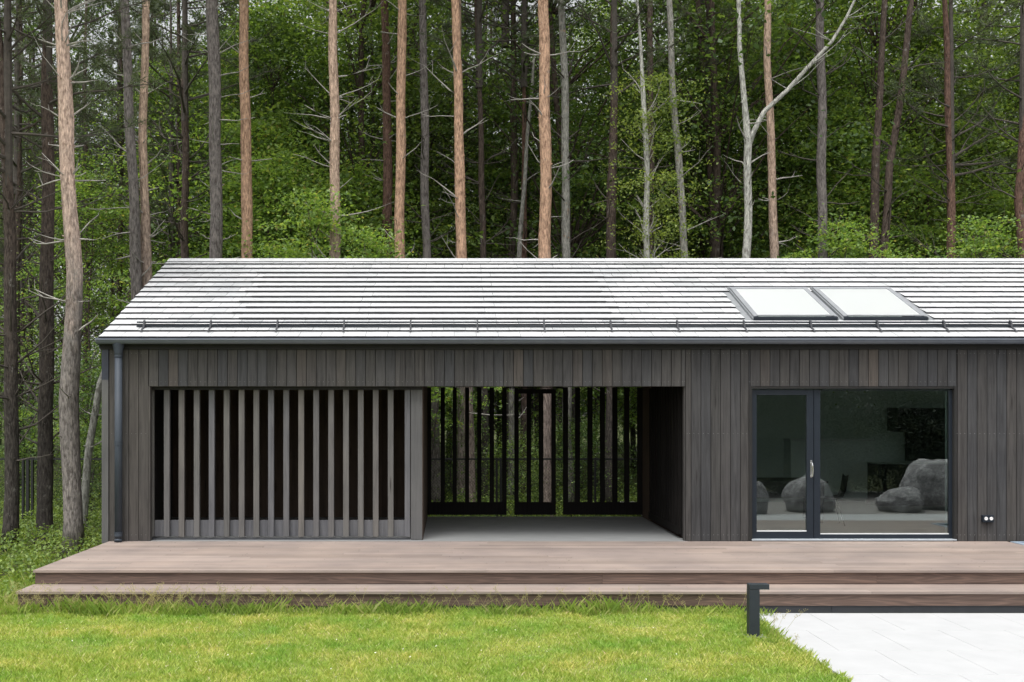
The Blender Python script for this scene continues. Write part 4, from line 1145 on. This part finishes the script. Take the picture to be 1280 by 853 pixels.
# dark shrubs added out of view so the window mirrors something dark
M['yew_added'] = m_leaf('dark yewlike leaves of added shrubs', [(0, (.012, .026, .014)), (1, (.03, .05, .026))], .1)
ADDED_SHRUB = broad_mesh(81, 3.4, .95, .05, 260, 60, .07, 'yew_added', .9, .3, .05)
for k in range(11):
    put_tree('yew_shrub_added', ADDED_SHRUB, 6.6 + k * .95, -13.8 - (k % 2) * .35, k * 1.3, 1.0, 'dark green shrub added out of view to darken the window reflections', 'shrub', 'added dark shrubs beyond the gravel')
# undergrowth shrubs behind the fence and between trunks
LS = 'leafy shrub in the undergrowth behind the fence'
for k in range(52):
    y = rnd.uniform(7.6, 14); x = rnd.uniform(-(y + D) * .47, (y + D) * .22)
    if (x > 3.4 and y < 8.6) or not ok(x, y, 1.0): continue
    put_tree('shrub', rnd.choice(BUSH), x, y, rnd.uniform(0, 6), rnd.uniform(.6, 1.15), LS, 'shrub', 'shrubs behind the fence')
# ------------------------------------------------------------------ ground cover left of the deck and along the woods
rng = np.random.default_rng(99)
def in_house(x, y): return (x > np.where(y < 0, DXL, XL) - .03) & (y > YS - .03) & (y < YR + .05)
N = 150000
x = rng.uniform(-13, 6, N); y = rng.uniform(-3.4, 13, N)
dens = np.where(y < 6, 1.0, .6); keep = (rng.random(N) < dens) & ~in_house(x, y) & ~((x > BX0 - .05) & (y < RB + .05) & (y > YS - .2))
keep &= ~((y < -2.6) & (x > XL - .3)) & (x > -(y + D) * .50)
x, y = x[keep], y[keep]
cl = np.array([noise.noise(Vector((a * .9, c * .9, 3.1))) for a, c in zip(x, y)])
hmax = .14 + .26 * np.clip(cl + .35, 0, 1) + np.where(y > 0, .10, 0)
hmax *= np.clip((y + 3.6) / 2.2, .35, 1)
z = GZ + hmax * rng.random(len(x)) ** .6
cover = np_mesh('ground_cover', leaves(np.stack([x, y, z], 1), .055, .8, rng=rng), 4, M['ground_leaf'])
tag(cover, 'low leafy green ground cover left of the deck and under the trees', 'ground cover', kind='stuff')

# ------------------------------------------------------------------ lawn
def blades(x, y, h, wd, lean, z0, rng):
    n = len(x); az = rng.uniform(0, 2 * PI, n); la = rng.uniform(0, 2 * PI, n)
    ln = lean * h * rng.uniform(.2, 1.3, n)
    dx, dy = np.cos(az) * wd, np.sin(az) * wd; lx, ly = np.cos(la) * ln, np.sin(la) * ln
    v = np.empty((n, 4, 3))
    v[:, 0] = np.stack([x - dx, y - dy, np.full(n, z0)], 1); v[:, 1] = np.stack([x + dx, y + dy, np.full(n, z0)], 1)
    v[:, 2] = np.stack([x + dx * .7 + lx * .4, y + dy * .7 + ly * .4, z0 + h * .6], 1)
    v[:, 3] = np.stack([x + lx, y + ly, z0 + h], 1)
    return v.reshape(-1, 3)
N = 330000
x = rng.uniform(-7.4, 3.56, N); y = rng.uniform(-7.8, YS - .0, N)
x2 = rng.uniform(-8.5, DXL - .02, 60000); y2 = rng.uniform(YS - .2, -.8, 60000)
x = np.concatenate([x, x2]); y = np.concatenate([y, y2])
keep = ~((x > PX0 - .01 + .05 * np.sin(y * 9) * np.sin(y * 23)) & (y < -3))
x, y = x[keep], y[keep]
cl = np.array([noise.noise(Vector((a * 1.7, c * 1.7, 7.7))) for a, c in zip(x, y)])
cl2 = np.array([noise.noise(Vector((a * 9, c * 9, 1.7))) for a, c in zip(x, y)])
edge = np.exp(-np.abs(y - YS) / .09) * .05 + np.exp(-np.abs(x - PX0) / .08) * .02
h = (.040 + .022 * np.clip(cl, -1, 1) + .012 * cl2 + edge) * rng.uniform(.6, 1.4, len(x))
keep = rng.random(len(x)) < np.clip(.95 + 1.1 * cl2, .35, 1)
x, y, h = x[keep], y[keep], h[keep]
lawn = np_mesh('lawn_grass', blades(x, y, h, .0026, .75, GZ + .003, rng), 4, M['grass'])
tag(lawn, 'short bright yellow green lawn in front of the deck', 'grass', kind='stuff')
# long grass tufts leaning against the lower step, with seed stalks
xs, ys_, hs = [], [], []
for k in range(110):
    cx = rng.uniform(XL - .5, 3.6); a = .55 + .9 * noise.noise(Vector((cx * .8, 2.2, 0)))
    if rng.random() > a + .25: continue
    cy = rng.uniform(YS - .20, YS - .03); m = int(rng.uniform(25, 90))
    xs.append(cx + rng.normal(size=m) * .07); ys_.append(cy + rng.normal(size=m) * .035); hs.append(rng.uniform(.04, .10 + .16 * max(0, a) * rng.random(), m))
for k in range(90):
    cx = rng.uniform(-8.5, XL - .2); cy = rng.uniform(-3.6, 1); m = int(rng.uniform(20, 60))
    xs.append(cx + rng.normal(size=m) * .09); ys_.append(cy + rng.normal(size=m) * .09); hs.append(rng.uniform(.08, .22, m))
for k in range(14):
    cx = PX0 - rng.uniform(.05, .25); cy = rng.uniform(-5.0, -3.5); m = 25
    xs.append(cx + rng.normal(size=m) * .05); ys_.append(cy + rng.normal(size=m) * .05); hs.append(rng.uniform(.05, .12, m))
for k in range(46):
    cx = rng.uniform(DXL + .1, -2.0) if k < 36 else rng.uniform(-1.2, -.2); cy = rng.uniform(YS - .22, YS - .04); m = int(rng.uniform(14, 60))
    xs.append(cx + rng.normal(size=m) * .10); ys_.append(cy + rng.normal(size=m) * .05); hs.append(rng.uniform(.05, .24, m) * rng.uniform(.5, 1.0, m))
xs, ys_, hs = np.concatenate(xs), np.concatenate(ys_), np.concatenate(hs)
tu = np_mesh('long_grass', blades(xs, ys_, hs, .0013, .75, GZ + .003, rng), 4, M['tuft'])
tag(tu, 'long uncut grass tufts leaning on the lower deck step', 'grass', kind='stuff')
b = MB()
def stalk(x, y, L, lx, ly, seedn=14):
    p = [Vector((x + lx * L * t * t, y + ly * L * t * t, GZ + L * t * (1 - .15 * t))) for t in (0, .35, .7, 1)]
    b.tube(p, [.0019, .0016, .0013, .0009], 3, cap=False)
    for q in range(seedn):
        t = 1 - .32 * random.random(); c = p[-1].lerp(p[-2], (1 - t) / .3 if t > .7 else 1)
        e = c + Vector((random.gauss(0, .018), random.gauss(0, .018), random.uniform(-.005, .02)))
        b.tube([c, e], [.0005, .0005], 3, cap=False)
        b.tube([e, e + Vector((random.gauss(0, .003), 0, .008))], [.0022, .0008], 4, cap=False)
for k in range(150):
    x_ = random.uniform(XL - .3, 3.5)
    if noise.noise(Vector((x_ * .8, 2.2, 0))) < -.35 and random.random() < .6: continue
    stalk(x_, random.uniform(YS - .2, YS - .04), random.uniform(.16, .40), random.uniform(-.7, .7), random.uniform(-.2, .15))
for k in range(110):
    stalk(random.uniform(DXL, -1.8), random.uniform(YS - .22, YS - .04), random.uniform(.22, .46), random.uniform(-.8, .8), random.uniform(-.2, .1), 18)
for x_, y_, L, lx in ((3.36, -4.55, .30, .05), (3.39, -4.8, .40, .55), (3.34, -4.7, .36, .35), (3.40, -5.1, .16, .1), (3.38, -4.4, .2, .3)):
    stalk(x_, y_, L, lx, -.1, 24)
tag(b.build('seed_stalks', M['straw']), 'fine straw coloured seed stalks along the deck step and paving edge', 'grass', kind='stuff')

# fallen bits on deck and lawn
rg = np.random.default_rng(4)
n = 260; lx = rg.uniform(DXL + .1, 8, n); ly = rg.uniform(YF + .05, -.05, n)
tag(np_mesh('leaf_litter', leaves(np.stack([lx, ly, np.full(n, ZD + .004)], 1), .018, 6, rng=rg), 4, M['twig']), 'tiny dry leaf scraps scattered on the deck', 'leaf litter', kind='stuff')
n = 420; lx = rg.uniform(-6.5, PX0 - .1, n); ly = rg.uniform(-7, YS - .1, n)
fl = m_leaf('clover and straw flecks', [(0, (.30, .22, .12)), (.5, (.6, .52, .36)), (.75, (.85, .84, .80)), (1, (.9, .9, .88))], .2)
tag(np_mesh('lawn_flecks', leaves(np.stack([lx, ly, GZ + rg.uniform(.02, .06, n)], 1), .016, 1, rng=rg), 4, fl), 'pale clover heads and dry flecks in the lawn', 'lawn flecks', kind='stuff')
